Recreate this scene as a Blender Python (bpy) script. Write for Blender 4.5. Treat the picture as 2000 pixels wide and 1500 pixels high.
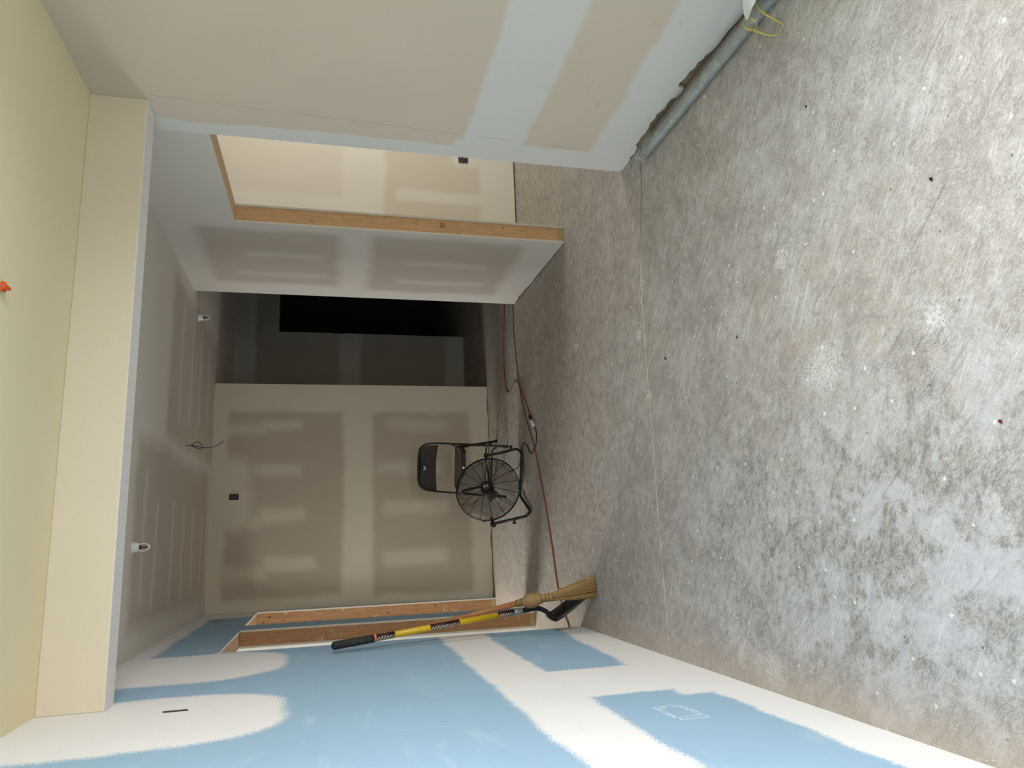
import bpy, bmesh, math, random
from math import sin, cos, pi, radians
from mathutils import Vector, Matrix, Quaternion, noise as mnoise

for o in list(bpy.data.objects):
    bpy.data.objects.remove(o)
S = bpy.context.scene
COL = S.collection
random.seed(7)

# ------------------------------------------------------------------ camera (the photo was taken with the phone on its side)
PITCH, YAW, ROLL, CAM_H = -0.2486, 0.2105, 0.0138, 1.4705
fw = Vector((sin(YAW) * cos(PITCH), cos(YAW) * cos(PITCH), sin(PITCH)))
rt = Vector((cos(YAW), -sin(YAW), 0))
up = rt.cross(fw)
rr = cos(ROLL) * rt + sin(ROLL) * up
uu = -sin(ROLL) * rt + cos(ROLL) * up
cd = bpy.data.cameras.new('camera')
cam = bpy.data.objects.new('camera', cd)
COL.objects.link(cam)
cd.sensor_fit = 'HORIZONTAL'
cd.sensor_width = 36.0
cd.lens = 36.0 * 1405.88 / 2000.0
cd.clip_start = 0.02
m = Matrix.Identity(4)
for i, v in enumerate((-uu, rr, -fw)):
    m[0][i], m[1][i], m[2][i] = v.x, v.y, v.z
m[0][3], m[1][3], m[2][3] = 0, 0, CAM_H
cam.matrix_world = m
S.camera = cam

# ------------------------------------------------------------------ view, world, daylight through the openings
S.view_settings.view_transform = 'Standard'
S.view_settings.look = 'None'
S.view_settings.gamma = 1.0
S.view_settings.exposure = 0.0
S.view_settings.use_curve_mapping = False
W = bpy.data.worlds.new('world')
S.world = W
W.use_nodes = True
bg = W.node_tree.nodes['Background']
bg.inputs[0].default_value = (0.75, 0.86, 1.0, 1)
bg.inputs[1].default_value = 0.15


def area(name, loc, aim, sx, sy, power, col):
    d = bpy.data.lights.new(name, 'AREA')
    d.shape = 'RECTANGLE'
    d.size, d.size_y, d.energy, d.color = sx, sy, power, col
    o = bpy.data.objects.new(name, d)
    COL.objects.link(o)
    o.location = loc
    o.rotation_euler = (Vector(aim) - Vector(loc)).to_track_quat('-Z', 'Y').to_euler()
    return o


# sky light through the side window near the camera, warm bounce off the sunlit ground before the storefront,
# and daylight of the two rooms next door
area('daylight_side_window', (2.75, 0.35, 1.50), (0.0, 1.0, 0.4), 2.4, 2.0, 250, (0.92, 0.965, 1.03))
area('sunlit_pavement', (1.0, -1.5, 0.25), (-0.1, 2.6, 2.4), 2.0, 0.45, 40, (1.0, 0.92, 0.76))
area('daylight_side_room', (4.62, 4.15, 1.5), (2.2, 5.1, 0.9), 1.6, 1.7, 46, (1.0, 0.96, 0.90))
area('daylight_left_room', (-2.36, 6.2, 1.5), (-0.4, 5.5, 0.0), 0.9, 1.2, 72, (1.0, 0.97, 0.92))

# ------------------------------------------------------------------ material helpers
class G:
    """small builder around a node tree"""
    def __init__(s, nt):
        s.nt = nt
        s.dim = '3D'

    def n(s, typ, **kw):
        nd = s.nt.nodes.new(typ)
        for k, v in kw.items():
            setattr(nd, k, v)
        return nd

    def put(s, sock, v):
        if hasattr(v, 'is_linked') or hasattr(v, 'links'):
            s.nt.links.new(v, sock)
        elif v is not None:
            sock.default_value = v

    def m(s, op, a, b=None, c=None, clamp=False):
        nd = s.n('ShaderNodeMath', operation=op)
        nd.use_clamp = clamp
        s.put(nd.inputs[0], a)
        if b is not None: s.put(nd.inputs[1], b)
        if c is not None: s.put(nd.inputs[2], c)
        return nd.outputs[0]

    def mix(s, f, a, b, blend='MIX'):
        nd = s.n('ShaderNodeMix', data_type='RGBA', blend_type=blend)
        s.put(nd.inputs[0], f)
        s.put(nd.inputs[6], col(a))
        s.put(nd.inputs[7], col(b))
        return nd.outputs[2]

    def noise(s, vec, scale, detail=4, rough=0.55, dist=0.0):
        nd = s.n('ShaderNodeTexNoise', noise_dimensions=s.dim)
        s.put(nd.inputs['Vector'], vec)
        nd.inputs['Scale'].default_value = scale
        nd.inputs['Detail'].default_value = detail
        nd.inputs['Roughness'].default_value = rough
        nd.inputs['Distortion'].default_value = dist
        return nd.outputs[0]

    def ramp(s, f, lo, hi, a=0.0, b=1.0):
        nd = s.n('ShaderNodeMapRange')
        nd.interpolation_type = 'SMOOTHSTEP'
        s.put(nd.inputs[0], f)
        nd.inputs[1].default_value = lo
        nd.inputs[2].default_value = hi
        nd.inputs[3].default_value = a
        nd.inputs[4].default_value = b
        return nd.outputs[0]

    def mapping(s, vec, scale=(1, 1, 1), rot=(0, 0, 0), loc=(0, 0, 0)):
        if any(rot):        # turn first, stretch afterwards
            r0 = s.n('ShaderNodeMapping')
            s.put(r0.inputs[0], vec)
            r0.inputs[2].default_value = rot
            vec, rot = r0.outputs[0], (0, 0, 0)
        nd = s.n('ShaderNodeMapping')
        s.put(nd.inputs[0], vec)
        nd.inputs[1].default_value = loc
        nd.inputs[2].default_value = rot
        nd.inputs[3].default_value = scale
        return nd.outputs[0]

    def geo(s):
        return s.n('ShaderNodeNewGeometry').outputs['Position']

    def obj(s):
        return s.n('ShaderNodeTexCoord').outputs['Object']

    def xyz(s, v):
        nd = s.n('ShaderNodeSeparateXYZ')
        s.put(nd.inputs[0], v)
        return nd.outputs

    def bump(s, h, strength=0.2, dist=0.01):
        nd = s.n('ShaderNodeBump')
        s.put(nd.inputs['Height'], h)
        nd.inputs['Strength'].default_value = strength
        nd.inputs['Distance'].default_value = dist
        return nd.outputs[0]


def col(c):
    if isinstance(c, (tuple, list)) and len(c) == 3:
        return (c[0], c[1], c[2], 1.0)
    return c


def new_mat(name, rough=0.6, metal=0.0, base=(0.5, 0.5, 0.5), spec=0.5):
    mt = bpy.data.materials.new(name)
    mt.use_nodes = True
    b = mt.node_tree.nodes['Principled BSDF']
    b.inputs['Roughness'].default_value = rough
    b.inputs['Metallic'].default_value = metal
    b.inputs['Base Color'].default_value = col(base)
    b.inputs['Specular IOR Level'].default_value = spec
    return mt, G(mt.node_tree), b


def srgb(r, g, b):
    f = lambda c: (c / 255 / 12.92) if c <= 10 else ((c / 255 + 0.055) / 1.055) ** 2.4
    return (f(r), f(g), f(b))


def worn(name, base, dark, rough=0.5, metal=0.0, scale=25, spec=0.5, amt=0.6):
    """a plain surface with procedural wear"""
    mt, g, b = new_mat(name, rough, metal, base, spec)
    v = g.obj()
    f = g.ramp(g.noise(v, scale, 5, 0.65), 0.45, 0.72)
    g.put(b.inputs['Base Color'], g.mix(g.m('MULTIPLY', f, amt), base, dark))
    g.put(b.inputs['Roughness'], g.ramp(g.noise(v, scale * 2, 3), 0.3, 0.7, rough * 0.85, min(1, rough * 1.15)))
    return mt


# group node: soft rounded box mask
PG = bpy.data.node_groups.new('soft_patch', 'ShaderNodeTree')
for nm in ('A', 'B', 'CA', 'CB', 'HA', 'HB', 'R', 'Soft', 'Tilt'):
    PG.interface.new_socket(name=nm, in_out='INPUT', socket_type='NodeSocketFloat')
PG.interface.new_socket(name='Mask', in_out='OUTPUT', socket_type='NodeSocketFloat')
_g = G(PG)
gi = _g.n('NodeGroupInput').outputs
go = _g.n('NodeGroupOutput')
da = _g.m('SUBTRACT', gi['A'], gi['CA'])
db = _g.m('SUBTRACT', gi['B'], gi['CB'])
db = _g.m('SUBTRACT', db, _g.m('MULTIPLY', da, gi['Tilt']))
qa = _g.m('MAXIMUM', _g.m('ADD', _g.m('SUBTRACT', _g.m('ABSOLUTE', da), gi['HA']), gi['R']), 0.0)
qb = _g.m('MAXIMUM', _g.m('ADD', _g.m('SUBTRACT', _g.m('ABSOLUTE', db), gi['HB']), gi['R']), 0.0)
dd = _g.m('SUBTRACT', _g.m('SQRT', _g.m('ADD', _g.m('MULTIPLY', qa, qa), _g.m('MULTIPLY', qb, qb))), gi['R'])
t = _g.m('ADD', _g.m('DIVIDE', dd, _g.m('MULTIPLY', gi['Soft'], -2.0)), 0.5, clamp=True)
t2 = _g.m('MULTIPLY', _g.m('MULTIPLY', t, t), _g.m('SUBTRACT', 3.0, _g.m('MULTIPLY', t, 2.0)))
_g.nt.links.new(t2, go.inputs['Mask'])


def patch(g, A, B, p, fac=1.0):
    """p = (a0, a1, b0, b1, radius, softness[, tilt])"""
    nd = g.n('ShaderNodeGroup')
    nd.node_tree = PG
    a0, a1, b0, b1, r, s = p[:6]
    tilt = p[6] if len(p) > 6 else 0.0
    g.put(nd.inputs['A'], A)
    g.put(nd.inputs['B'], B)
    ha, hb = (a1 - a0) / 2, (b1 - b0) / 2
    for k, v in dict(CA=(a0 + a1) / 2, CB=(b0 + b1) / 2, HA=ha, HB=hb, R=min(r, ha, hb), Soft=s, Tilt=tilt).items():
        nd.inputs[k].default_value = v
    return nd.outputs[0]


def union(g, A, B, plist):
    out = None
    for p in plist:
        k = 1.0
        if isinstance(p[0], tuple):
            p, k = p
        x = patch(g, A, B, p)
        if k != 1.0:
            x = g.m('MULTIPLY', x, k)
        out = x if out is None else g.m('MAXIMUM', out, x)
    return out


def drywall(name, axes, paper, mud, paper_rects=None, mud_patches=None, mud_first=False, wob=0.02, fine=0.004, extra=None, rough=0.85, crisp=0.0, wood_edge=False):
    """taped gypsum board: bare paper where paper_rects are, joint compound over it where mud_patches are"""
    mt, g, b = new_mat(name, rough, 0, paper, 0.25)
    pos = g.geo()
    x = g.xyz(pos)
    A, B = x['XYZ'.index(axes[0])], x['XYZ'.index(axes[1])]
    cb = g.n('ShaderNodeCombineXYZ')
    g.put(cb.inputs[0], A)
    g.put(cb.inputs[1], B)
    pos = cb.outputs[0]
    g.dim = '2D'
    n1 = g.m('SUBTRACT', g.noise(pos, 3.0, 3), 0.5)
    n2 = g.m('SUBTRACT', g.noise(g.mapping(pos, loc=(7, 3, 5)), 3.5, 3), 0.5)
    nf = g.m('SUBTRACT', g.noise(pos, 90.0, 3, 0.7), 0.5)
    Aw = g.m('ADD', A, g.m('ADD', g.m('MULTIPLY', n1, wob * 4), g.m('MULTIPLY', nf, fine * 6)))
    Bw = g.m('ADD', B, g.m('ADD', g.m('MULTIPLY', n2, wob * 4), g.m('MULTIPLY', nf, fine * 6)))
    if paper_rects is not None:
        pm = union(g, Aw, Bw, paper_rects)
        if mud_patches:
            pm = g.m('MULTIPLY', pm, g.m('SUBTRACT', 1.0, union(g, Aw, Bw, mud_patches)))
        mm = g.m('SUBTRACT', 1.0, pm)
    else:
        mm = union(g, Aw, Bw, mud_patches)
    if crisp > 0:
        sc = (1.0, 1.0, 1.0)
        br = g.m('ADD', g.m('MULTIPLY', g.m('SUBTRACT', g.noise(g.mapping(pos, scale=(30, 120, 1)), 2.0, 3, 0.8), 0.5), 1.3),
                 g.m('MULTIPLY', g.m('SUBTRACT', g.noise(g.mapping(pos, scale=(150, 40, 1)), 2.0, 3, 0.8), 0.5), 1.0))
        mm = g.ramp(g.m('ADD', mm, g.m('MULTIPLY', g.m('MULTIPLY', br, crisp), g.m('ADD', 0.04, g.m('MULTIPLY', g.m('MULTIPLY', mm, g.m('SUBTRACT', 1.0, mm)), 5.0)))), 0.28, 0.72)
    soft = g.ramp(g.noise(pos, 1.7, 4), 0.3, 0.75)
    speck = g.noise(pos, 240, 2)
    pc = g.mix(g.m('MULTIPLY', soft, 0.16), paper, tuple(c * 0.80 for c in paper))
    mc = g.mix(g.m('MULTIPLY', soft, 0.14), mud, tuple(c * 0.84 for c in mud))
    c = g.mix(mm, pc, mc)
    c = g.mix(g.ramp(speck, 0.3, 0.8, 0.0, 0.10), c, (0.2, 0.2, 0.2))
    if extra:
        c = extra(g, c, A, B, pos)
    if wood_edge:
        nx = g.m('ABSOLUTE', g.xyz(g.n('ShaderNodeNewGeometry').outputs['True Normal'])[0])
        c = g.mix(g.m('LESS_THAN', nx, 0.5), c, (0.68, 0.63, 0.54))
    g.put(b.inputs['Base Color'], c)
    return mt


# albedo colours
IVORY = (0.66, 0.59, 0.485)
CREAM = (0.83, 0.745, 0.50)
MUDW = (0.80, 0.79, 0.775)
MUDG = (0.66, 0.655, 0.62)
TAN = (0.43, 0.375, 0.305)
BLUE = (0.31, 0.465, 0.60)

# ------------------------------------------------------------------ geometry helpers
def mesh_obj(name, bm, mat, parent=None, smooth=False, M=None):
    """bm is in world coordinates; it is stored relative to its parent"""
    me = bpy.data.meshes.new(name)
    bmesh.ops.recalc_face_normals(bm, faces=bm.faces)
    inv = (M if M is not None else (parent_world(parent) if parent else Matrix.Identity(4))).inverted()
    bm.transform(inv)
    bm.to_mesh(me)
    bm.free()
    if smooth:
        me.polygons.foreach_set('use_smooth', [True] * len(me.polygons))
    for mm_ in (mat if isinstance(mat, (list, tuple)) else [mat]):
        me.materials.append(mm_)
    o = bpy.data.objects.new(name, me)
    COL.objects.link(o)
    if parent:
        o.parent = parent
    elif M is not None:
        o.matrix_world = M
    return o


def parent_world(o):
    mm_ = Matrix.Identity(4)
    while o is not None:
        mm_ = o.matrix_basis @ mm_
        o = o.parent
    return mm_


def thing(name, loc, label, cat, rz=0.0, group=None):
    o = bpy.data.objects.new(name, None)
    o.empty_display_size = 0.1
    COL.objects.link(o)
    o.location = loc
    o.rotation_euler = (0, 0, rz)
    o['label'], o['category'] = label, cat
    if group: o['group'] = group
    return o


def tag(o, label, cat, group=None):
    o['label'], o['category'] = label, cat
    if group: o['group'] = group
    return o


def struct(o, label=None):
    o['kind'] = 'structure'
    if label: o['label'] = label
    return o


def box(bm, x0, x1, y0, y1, z0, z1, mi=0):
    vs = [bm.verts.new((x, y, z)) for z in (z0, z1) for y in (y0, y1) for x in (x0, x1)]
    for f in ((0, 2, 3, 1), (4, 5, 7, 6), (0, 1, 5, 4), (1, 3, 7, 5), (3, 2, 6, 7), (2, 0, 4, 6)):
        bm.faces.new([vs[i] for i in f]).material_index = mi
    return vs


def boxm(*a, **k):
    bm = bmesh.new()
    box(bm, *a, **k)
    return bm


def prism(bm, pts, axis, a0, a1):
    """extrude a polygon given in the two other axes along axis"""
    def P(p, a):
        if axis == 'X': return (a, p[0], p[1])
        if axis == 'Y': return (p[0], a, p[1])
        return (p[0], p[1], a)
    v0 = [bm.verts.new(P(p, a0)) for p in pts]
    v1 = [bm.verts.new(P(p, a1)) for p in pts]
    bm.faces.new(v0)
    bm.faces.new(v1)
    n = len(pts)
    for i in range(n):
        bm.faces.new([v0[i], v0[(i + 1) % n], v1[(i + 1) % n], v1[i]])


def smooth_path(pts, sub=6, closed=False):
    """Catmull-Rom through the points"""
    P = [Vector(p) for p in pts]
    n = len(P)
    out = []
    rng = range(n if closed else n - 1)
    for i in rng:
        p0 = P[(i - 1) % n] if closed or i > 0 else P[0] * 2 - P[1]
        p1, p2 = P[i], P[(i + 1) % n]
        p3 = P[(i + 2) % n] if closed or i + 2 < n else P[-1] * 2 - P[-2]
        for k in range(sub):
            s = k / sub
            out.append(0.5 * ((2 * p1) + (p2 - p0) * s + (2 * p0 - 5 * p1 + 4 * p2 - p3) * s * s + (3 * p1 - p0 - 3 * p2 + p3) * s ** 3))
    if not closed: out.append(P[-1])
    return out


def round_corners(pts, r, seg=5):
    P = [Vector(p) for p in pts]
    out = [P[0]]
    for i in range(1, len(P) - 1):
        a, b, c = P[i - 1], P[i], P[i + 1]
        d1, d2 = (a - b), (c - b)
        k = min(r, d1.length * 0.45, d2.length * 0.45)
        s, e = b + d1.normalized() * k, b + d2.normalized() * k
        for j in range(seg + 1):
            t_ = j / seg
            out.append((1 - t_) ** 2 * s + 2 * t_ * (1 - t_) * b + t_ * t_ * e)
    out.append(P[-1])
    return out


def tube(bm, pts, r, n=8, closed=False, caps=True, flat=1.0, up_hint=None):
    P = [Vector(p) for p in pts]
    R = r if isinstance(r, (list, tuple)) else [r] * len(P)
    T = []
    N = len(P)
    for i in range(N):
        if closed:
            d = P[(i + 1) % N] - P[i - 1]
        else:
            d = P[min(i + 1, N - 1)] - P[max(i - 1, 0)]
        T.append(d.normalized())
    ref = Vector(up_hint) if up_hint else (Vector((0, 0, 1)) if abs(T[0].z) < 0.9 else Vector((1, 0, 0)))
    u = (ref - T[0] * ref.dot(T[0])).normalized()
    rings = []
    uvl = bm.loops.layers.uv.verify()
    L = [0.0]
    for i in range(1, N): L.append(L[-1] + (P[i] - P[i - 1]).length)
    for i in range(N):
        if i:
            q = T[i - 1].rotation_difference(T[i])
            u = q @ u
            u = (u - T[i] * u.dot(T[i])).normalized()
        w = T[i].cross(u)
        rings.append([bm.verts.new(P[i] + (u * cos(2 * pi * k / n) * R[i]) + (w * sin(2 * pi * k / n) * R[i] * flat)) for k in range(n)])
    cnt = N if closed else N - 1
    for i in range(cnt):
        a, b = rings[i], rings[(i + 1) % N]
        for k in range(n):
            f = bm.faces.new([a[k], a[(k + 1) % n], b[(k + 1) % n], b[k]])
            uv = [(k / n, L[i]), ((k + 1) / n, L[i]), ((k + 1) / n, L[(i + 1) % N]), (k / n, L[(i + 1) % N])]
            for lp, c_ in zip(f.loops, uv): lp[uvl].uv = c_
    if caps and not closed:
        bm.faces.new(rings[0][::-1])
        bm.faces.new(rings[-1])
    return rings


def tubem(*a, **k):
    bm = bmesh.new()
    tube(bm, *a, **k)
    return bm


def lathe(bm, prof, M=None, n=20):
    """prof: (radius, height) about local Z"""
    M = M or Matrix.Identity(4)
    rings = []
    for r, h in prof:
        if r < 1e-6:
            rings.append([bm.verts.new(M @ Vector((0, 0, h)))])
        else:
            rings.append([bm.verts.new(M @ Vector((r * cos(2 * pi * k / n), r * sin(2 * pi * k / n), h))) for k in range(n)])
    for a, b in zip(rings, rings[1:]):
        for k in range(n):
            q = []
            for v in (a[k % len(a)], a[(k + 1) % len(a)], b[(k + 1) % len(b)], b[k % len(b)]):
                if v not in q: q.append(v)
            if len(q) > 2: bm.faces.new(q)


def ribbon(bm, pts, w, th, nrm):
    """flat band along pts, its width across, nrm = face normal per point or constant"""
    P = [Vector(p) for p in pts]
    rows = []
    for i in range(len(P)):
        d = (P[min(i + 1, len(P) - 1)] - P[max(i - 1, 0)]).normalized()
        nn = Vector(nrm[i] if isinstance(nrm, list) else nrm)
        nn = (nn - d * nn.dot(d)).normalized()
        s = d.cross(nn)
        ww = w[i] if isinstance(w, (list, tuple)) else w
        rows.append([bm.verts.new(P[i] + s * a * ww / 2 + nn * b * th / 2) for a, b in ((-1, -1), (1, -1), (1, 1), (-1, 1))])
    for a, b in zip(rows, rows[1:]):
        for k in range(4):
            bm.faces.new([a[k], a[(k + 1) % 4], b[(k + 1) % 4], b[k]])
    bm.faces.new(rows[0][::-1])
    bm.faces.new(rows[-1])


def bevel_mod(o, w=0.003, seg=2, ang=30):
    md = o.modifiers.new('bevel', 'BEVEL')
    md.width, md.segments, md.limit_method, md.angle_limit = w, seg, 'ANGLE', radians(ang)
    return o


# ------------------------------------------------------------------ place dimensions (metres)
H = 2.44
XL, XR = -0.5606, 1.8355
YB = 6.6128
SK, TH = 0.0127, 0.1145
ZD = 2.0175
Y0, Y1, Y2, Y3 = 4.2649, 5.2604, 5.5499, 6.5363     # openings of the left wall
YW, YJ, YP = 3.2183, 4.1709, 5.4553                 # right wall end, far jamb, far end
YH, YH2, ZB = 2.9845, 3.1091, 2.2227
XB = 1.3822
YF = 7.80
YS = 5.3009

# ------------------------------------------------------------------ floor
def floor_material():
    mt, g, b = new_mat('worn_concrete', 0.66, 0, (0.4, 0.4, 0.38), 0.35)
    p = g.geo()
    x = g.xyz(p)
    X, Y = x[0], x[1]
    g.dim = '2D'

    def vor(vec, scale=1.0):
        nd = g.n('ShaderNodeTexVoronoi', voronoi_dimensions='2D')
        g.put(nd.inputs['Vector'], vec)
        nd.inputs['Scale'].default_value = scale
        return nd.outputs['Distance'], g.xyz(nd.outputs['Color'])[0]

    big = g.noise(p, 1.1, 3, 0.6)
    mid = g.noise(p, 5.0, 5, 0.72)
    c = g.mix(g.ramp(big, 0.35, 0.65), (0.455, 0.425, 0.395), (0.475, 0.465, 0.455))
    c = g.mix(g.ramp(mid, 0.46, 0.64, 0.0, 0.42), c, (0.27, 0.245, 0.225))
    c = g.mix(g.ramp(mid, 0.46, 0.32, 0.0, 0.42), c, (0.61, 0.605, 0.60))
    # cloudy dirt, brushed in a slant
    wn3 = g.n('ShaderNodeTexNoise', noise_dimensions='2D')
    g.put(wn3.inputs['Vector'], p)
    wn3.inputs['Scale'].default_value = 4.0
    wn3.inputs['Detail'].default_value = 1.0
    wv = g.n('ShaderNodeVectorMath', operation='MULTIPLY_ADD')
    g.put(wv.inputs[0], wn3.outputs['Color'])
    wv.inputs[1].default_value = (0.11, 0.11, 0.0)
    g.put(wv.inputs[2], p)
    pw = wv.outputs[0]
    bl = g.noise(g.mapping(pw, scale=(1, 1.7, 1), rot=(0, 0, 0.6)), 17, 7, 0.84)
    c = g.mix(g.ramp(bl, 0.50, 0.62, 0.0, 0.48), c, (0.235, 0.225, 0.21))
    c = g.mix(g.ramp(bl, 0.47, 0.36, 0.0, 0.44), c, (0.68, 0.675, 0.665))
    # fine fibres of the broomed surface, two directions
    f1 = g.noise(g.mapping(pw, scale=(1.0, 3.2, 1), rot=(0, 0, 0.9)), 80, 4, 0.82)
    f2 = g.noise(g.mapping(pw, scale=(1.0, 3.4, 1), rot=(0, 0, -0.5)), 120, 4, 0.82)
    c = g.mix(g.ramp(f1, 0.50, 0.64, 0.0, 0.42), c, (0.19, 0.182, 0.168))
    c = g.mix(g.ramp(f1, 0.48, 0.35, 0.0, 0.34), c, (0.72, 0.715, 0.705))
    c = g.mix(g.ramp(f2, 0.52, 0.66, 0.0, 0.40), c, (0.17, 0.162, 0.15))
    c = g.mix(g.ramp(f2, 0.46, 0.34, 0.0, 0.30), c, (0.72, 0.715, 0.70))
    # long scuffs, light, each family in its own direction and only in places
    for ang, sc, lo, amt, cc in ((0.50, (2.2, 90, 1), 0.57, 0.5, (0.70, 0.70, 0.68)), (0.90, (2.6, 110, 1), 0.60, 0.45, (0.70, 0.70, 0.68)), (0.85, (3.0, 60, 1), 0.63, 0.5, (0.17, 0.16, 0.15))):
        sgn = g.noise(g.mapping(p, scale=sc, rot=(0, 0, ang)), 1.0, 3, 0.7)
        gate = g.ramp(mid, 0.50, 0.40) if cc[0] > .5 else 1.0
        c = g.mix(g.m('MULTIPLY', g.m('MULTIPLY', g.ramp(sgn, lo, lo + 0.1), gate), amt), c, cc)
    # short scratches
    for ang, sc, thr, amt, cc in ((0.5, (24, 420, 1), 0.90, 0.34, (0.76, 0.755, 0.74)), (0.7, (10, 330, 1), 0.90, 0.38, (0.76, 0.755, 0.74)), (0.95, (13, 320, 1), 0.92, 0.35, (0.12, 0.115, 0.105))):
        d_, r_ = vor(g.mapping(p, scale=sc, rot=(0, 0, ang), loc=(ang, 1.3, 0)))
        c = g.mix(g.m('MULTIPLY', g.m('MULTIPLY', g.ramp(d_, 0.34, 0.16), g.ramp(r_, thr, thr + 0.03)), amt), c, cc)
    # dark greenish mottling left of the middle
    zone = patch(g, X, Y, (-0.45, 0.40, 1.15, 2.75, 0.4, 0.4))
    mot = g.ramp(g.noise(g.mapping(p, scale=(1.0, 1.9, 1), rot=(0, 0, 0.35)), 24, 6, 0.80), 0.50, 0.60)
    c = g.mix(g.m('MULTIPLY', g.m('MULTIPLY', zone, mot), g.ramp(mid, 0.36, 0.60, 0.25, 0.62)), c, (0.135, 0.14, 0.13))
    zone2 = patch(g, X, Y, (-0.5, 0.25, 0.9, 2.0, 0.3, 0.5))
    c = g.mix(g.m('MULTIPLY', g.m('MULTIPLY', zone2, g.ramp(mid, 0.56, 0.42)), 0.5), c, (0.60, 0.615, 0.67))
    # warm stains
    zone3 = patch(g, X, Y, (0.15, 0.95, 1.35, 2.3, 0.4, 0.5))
    st = g.noise(g.mapping(p, loc=(1, 5, 0)), 6, 6, 0.78)
    c = g.mix(g.m('MULTIPLY', g.m('MULTIPLY', zone3, g.ramp(st, 0.47, 0.66)), 0.42), c, (0.40, 0.33, 0.24))
    # the slab gets darker and browner towards the rear room
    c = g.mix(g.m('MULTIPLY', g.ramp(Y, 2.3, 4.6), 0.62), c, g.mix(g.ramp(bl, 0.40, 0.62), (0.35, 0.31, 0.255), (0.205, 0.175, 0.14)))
    # whitish spots of dried compound
    wn = g.m('SUBTRACT', g.noise(p, 45, 4, 0.78), 0.5)
    wn2 = g.m('SUBTRACT', g.noise(g.mapping(p, loc=(5, 5, 5)), 45, 4, 0.78), 0.5)
    Xw = g.m('ADD', X, g.m('MULTIPLY', wn, 0.11))
    Yw = g.m('ADD', Y, g.m('MULTIPLY', wn2, 0.11))
    spots = [(0.838, 0.900, 1.965, 2.03, .03, .008), (0.455, 0.52, 1.38, 1.45, .03, .03), (0.600, 0.63, 3.06, 3.12, .01, .006), (0.905, 0.95, 3.13, 3.17, .02, .006),
             (-0.545, -0.44, 2.24, 2.34, .04, .03), (0.40, 0.52, 1.78, 1.92, .05, .05), (1.09, 1.12, 4.02, 4.09, .01, .006)]
    sp = g.m('MULTIPLY', union(g, Xw, Yw, spots), g.ramp(f1, 0.56, 0.46))
    c = g.mix(g.m('MULTIPLY', sp, 0.85), c, (0.78, 0.77, 0.74))
    d1_, r1_ = vor(p, 9.0)
    dots = g.m('MULTIPLY', g.ramp(g.m('ADD', d1_, g.m('MULTIPLY', wn, 0.14)), 0.055, 0.03), g.ramp(r1_, 0.66, 0.69))
    c = g.mix(g.m('MULTIPLY', dots, 0.85), c, (0.80, 0.79, 0.75))
    d2_, r2_ = vor(g.mapping(p, loc=(3.3, 1.7, 0)), 11.0)
    dk = g.m('MULTIPLY', g.ramp(g.m('ADD', d2_, g.m('MULTIPLY', wn, 0.08)), 0.035, 0.018), g.ramp(r2_, 0.84, 0.86))
    c = g.mix(g.m('MULTIPLY', dk, 0.85), c, (0.06, 0.055, 0.05))
    # saw joint under the dropped beam: chalky on the left, dark towards the right wall
    jy = g.m('ABSOLUTE', g.m('SUBTRACT', Y, g.m('ADD', 3.088, g.m('ADD', g.m('MULTIPLY', g.ramp(X, 1.05, 1.85), -0.115), g.m('MULTIPLY', g.m('SUBTRACT', mid, 0.5), 0.035)))))
    line = g.m('MULTIPLY', g.ramp(jy, 0.0045, 0.0018), g.ramp(bl, 0.62, 0.50, 0.45, 1.0))
    c = g.mix(line, c, g.mix(g.ramp(X, 1.2, 1.5), (0.72, 0.70, 0.62), (0.05, 0.045, 0.04)))
    # dusty strip along the left wall
    c = g.mix(g.m('MULTIPLY', g.ramp(X, -0.38, -0.55), 0.45), c, (0.50, 0.43, 0.36))
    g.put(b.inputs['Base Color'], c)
    g.put(b.inputs['Normal'], g.bump(g.noise(p, 60, 3, 0.75), 0.25, 0.003))
    return mt


bm = bmesh.new()
box(bm, -3.5, 5.0, -1.6, 10.2, -0.12, 0.0)
struct(mesh_obj('floor', bm, floor_material()), 'bare worn grey concrete slab with scuffs and compound spots')

# ------------------------------------------------------------------ ceiling
cl_streaks = [(-0.30, 0.42, 4.34, 4.40, .03, .03), (-0.34, 0.26, 4.64, 4.70, .03, .03), (-0.36, 0.30, 5.11, 5.17, .03, .03),
              (-0.38, 0.26, 5.46, 5.53, .03, .03), (-0.36, 0.28, 5.84, 5.91, .03, .03), (-0.32, 0.26, 6.24, 6.30, .03, .03),
              (0.80, 1.66, 5.11, 5.17, .03, .03), (0.84, 1.66, 5.48, 5.54, .03, .03), (0.88, 1.7, 5.84, 5.91, .03, .03), (0.98, 1.7, 6.24, 6.30, .03, .03)]
m_ceil_back = drywall('ceiling_board_rear', 'XY', (0.52, 0.455, 0.385), (0.72, 0.69, 0.63),
                      [(-0.42, 0.58, 4.15, 6.45, .05, .09), (0.66, 1.72, 4.80, 6.62, .05, .09)], [(p_, 0.55) for p_ in cl_streaks], wob=0.03)
m_ceil_front = drywall('ceiling_board_front', 'XY', CREAM, CREAM, None, [(-5, 5, -5, 9, .1, .1)])
bm = bmesh.new()
box(bm, -3.5, 5.0, -1.6, YH + 0.06, H, H + 0.1, 0)
box(bm, -3.5, 5.0, YH + 0.06, 10.2, H, H + 0.1, 1)
struct(mesh_obj('ceiling', bm, [m_ceil_front, m_ceil_back]), 'cream gypsum ceiling in front, grey taped board behind the beam')

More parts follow.
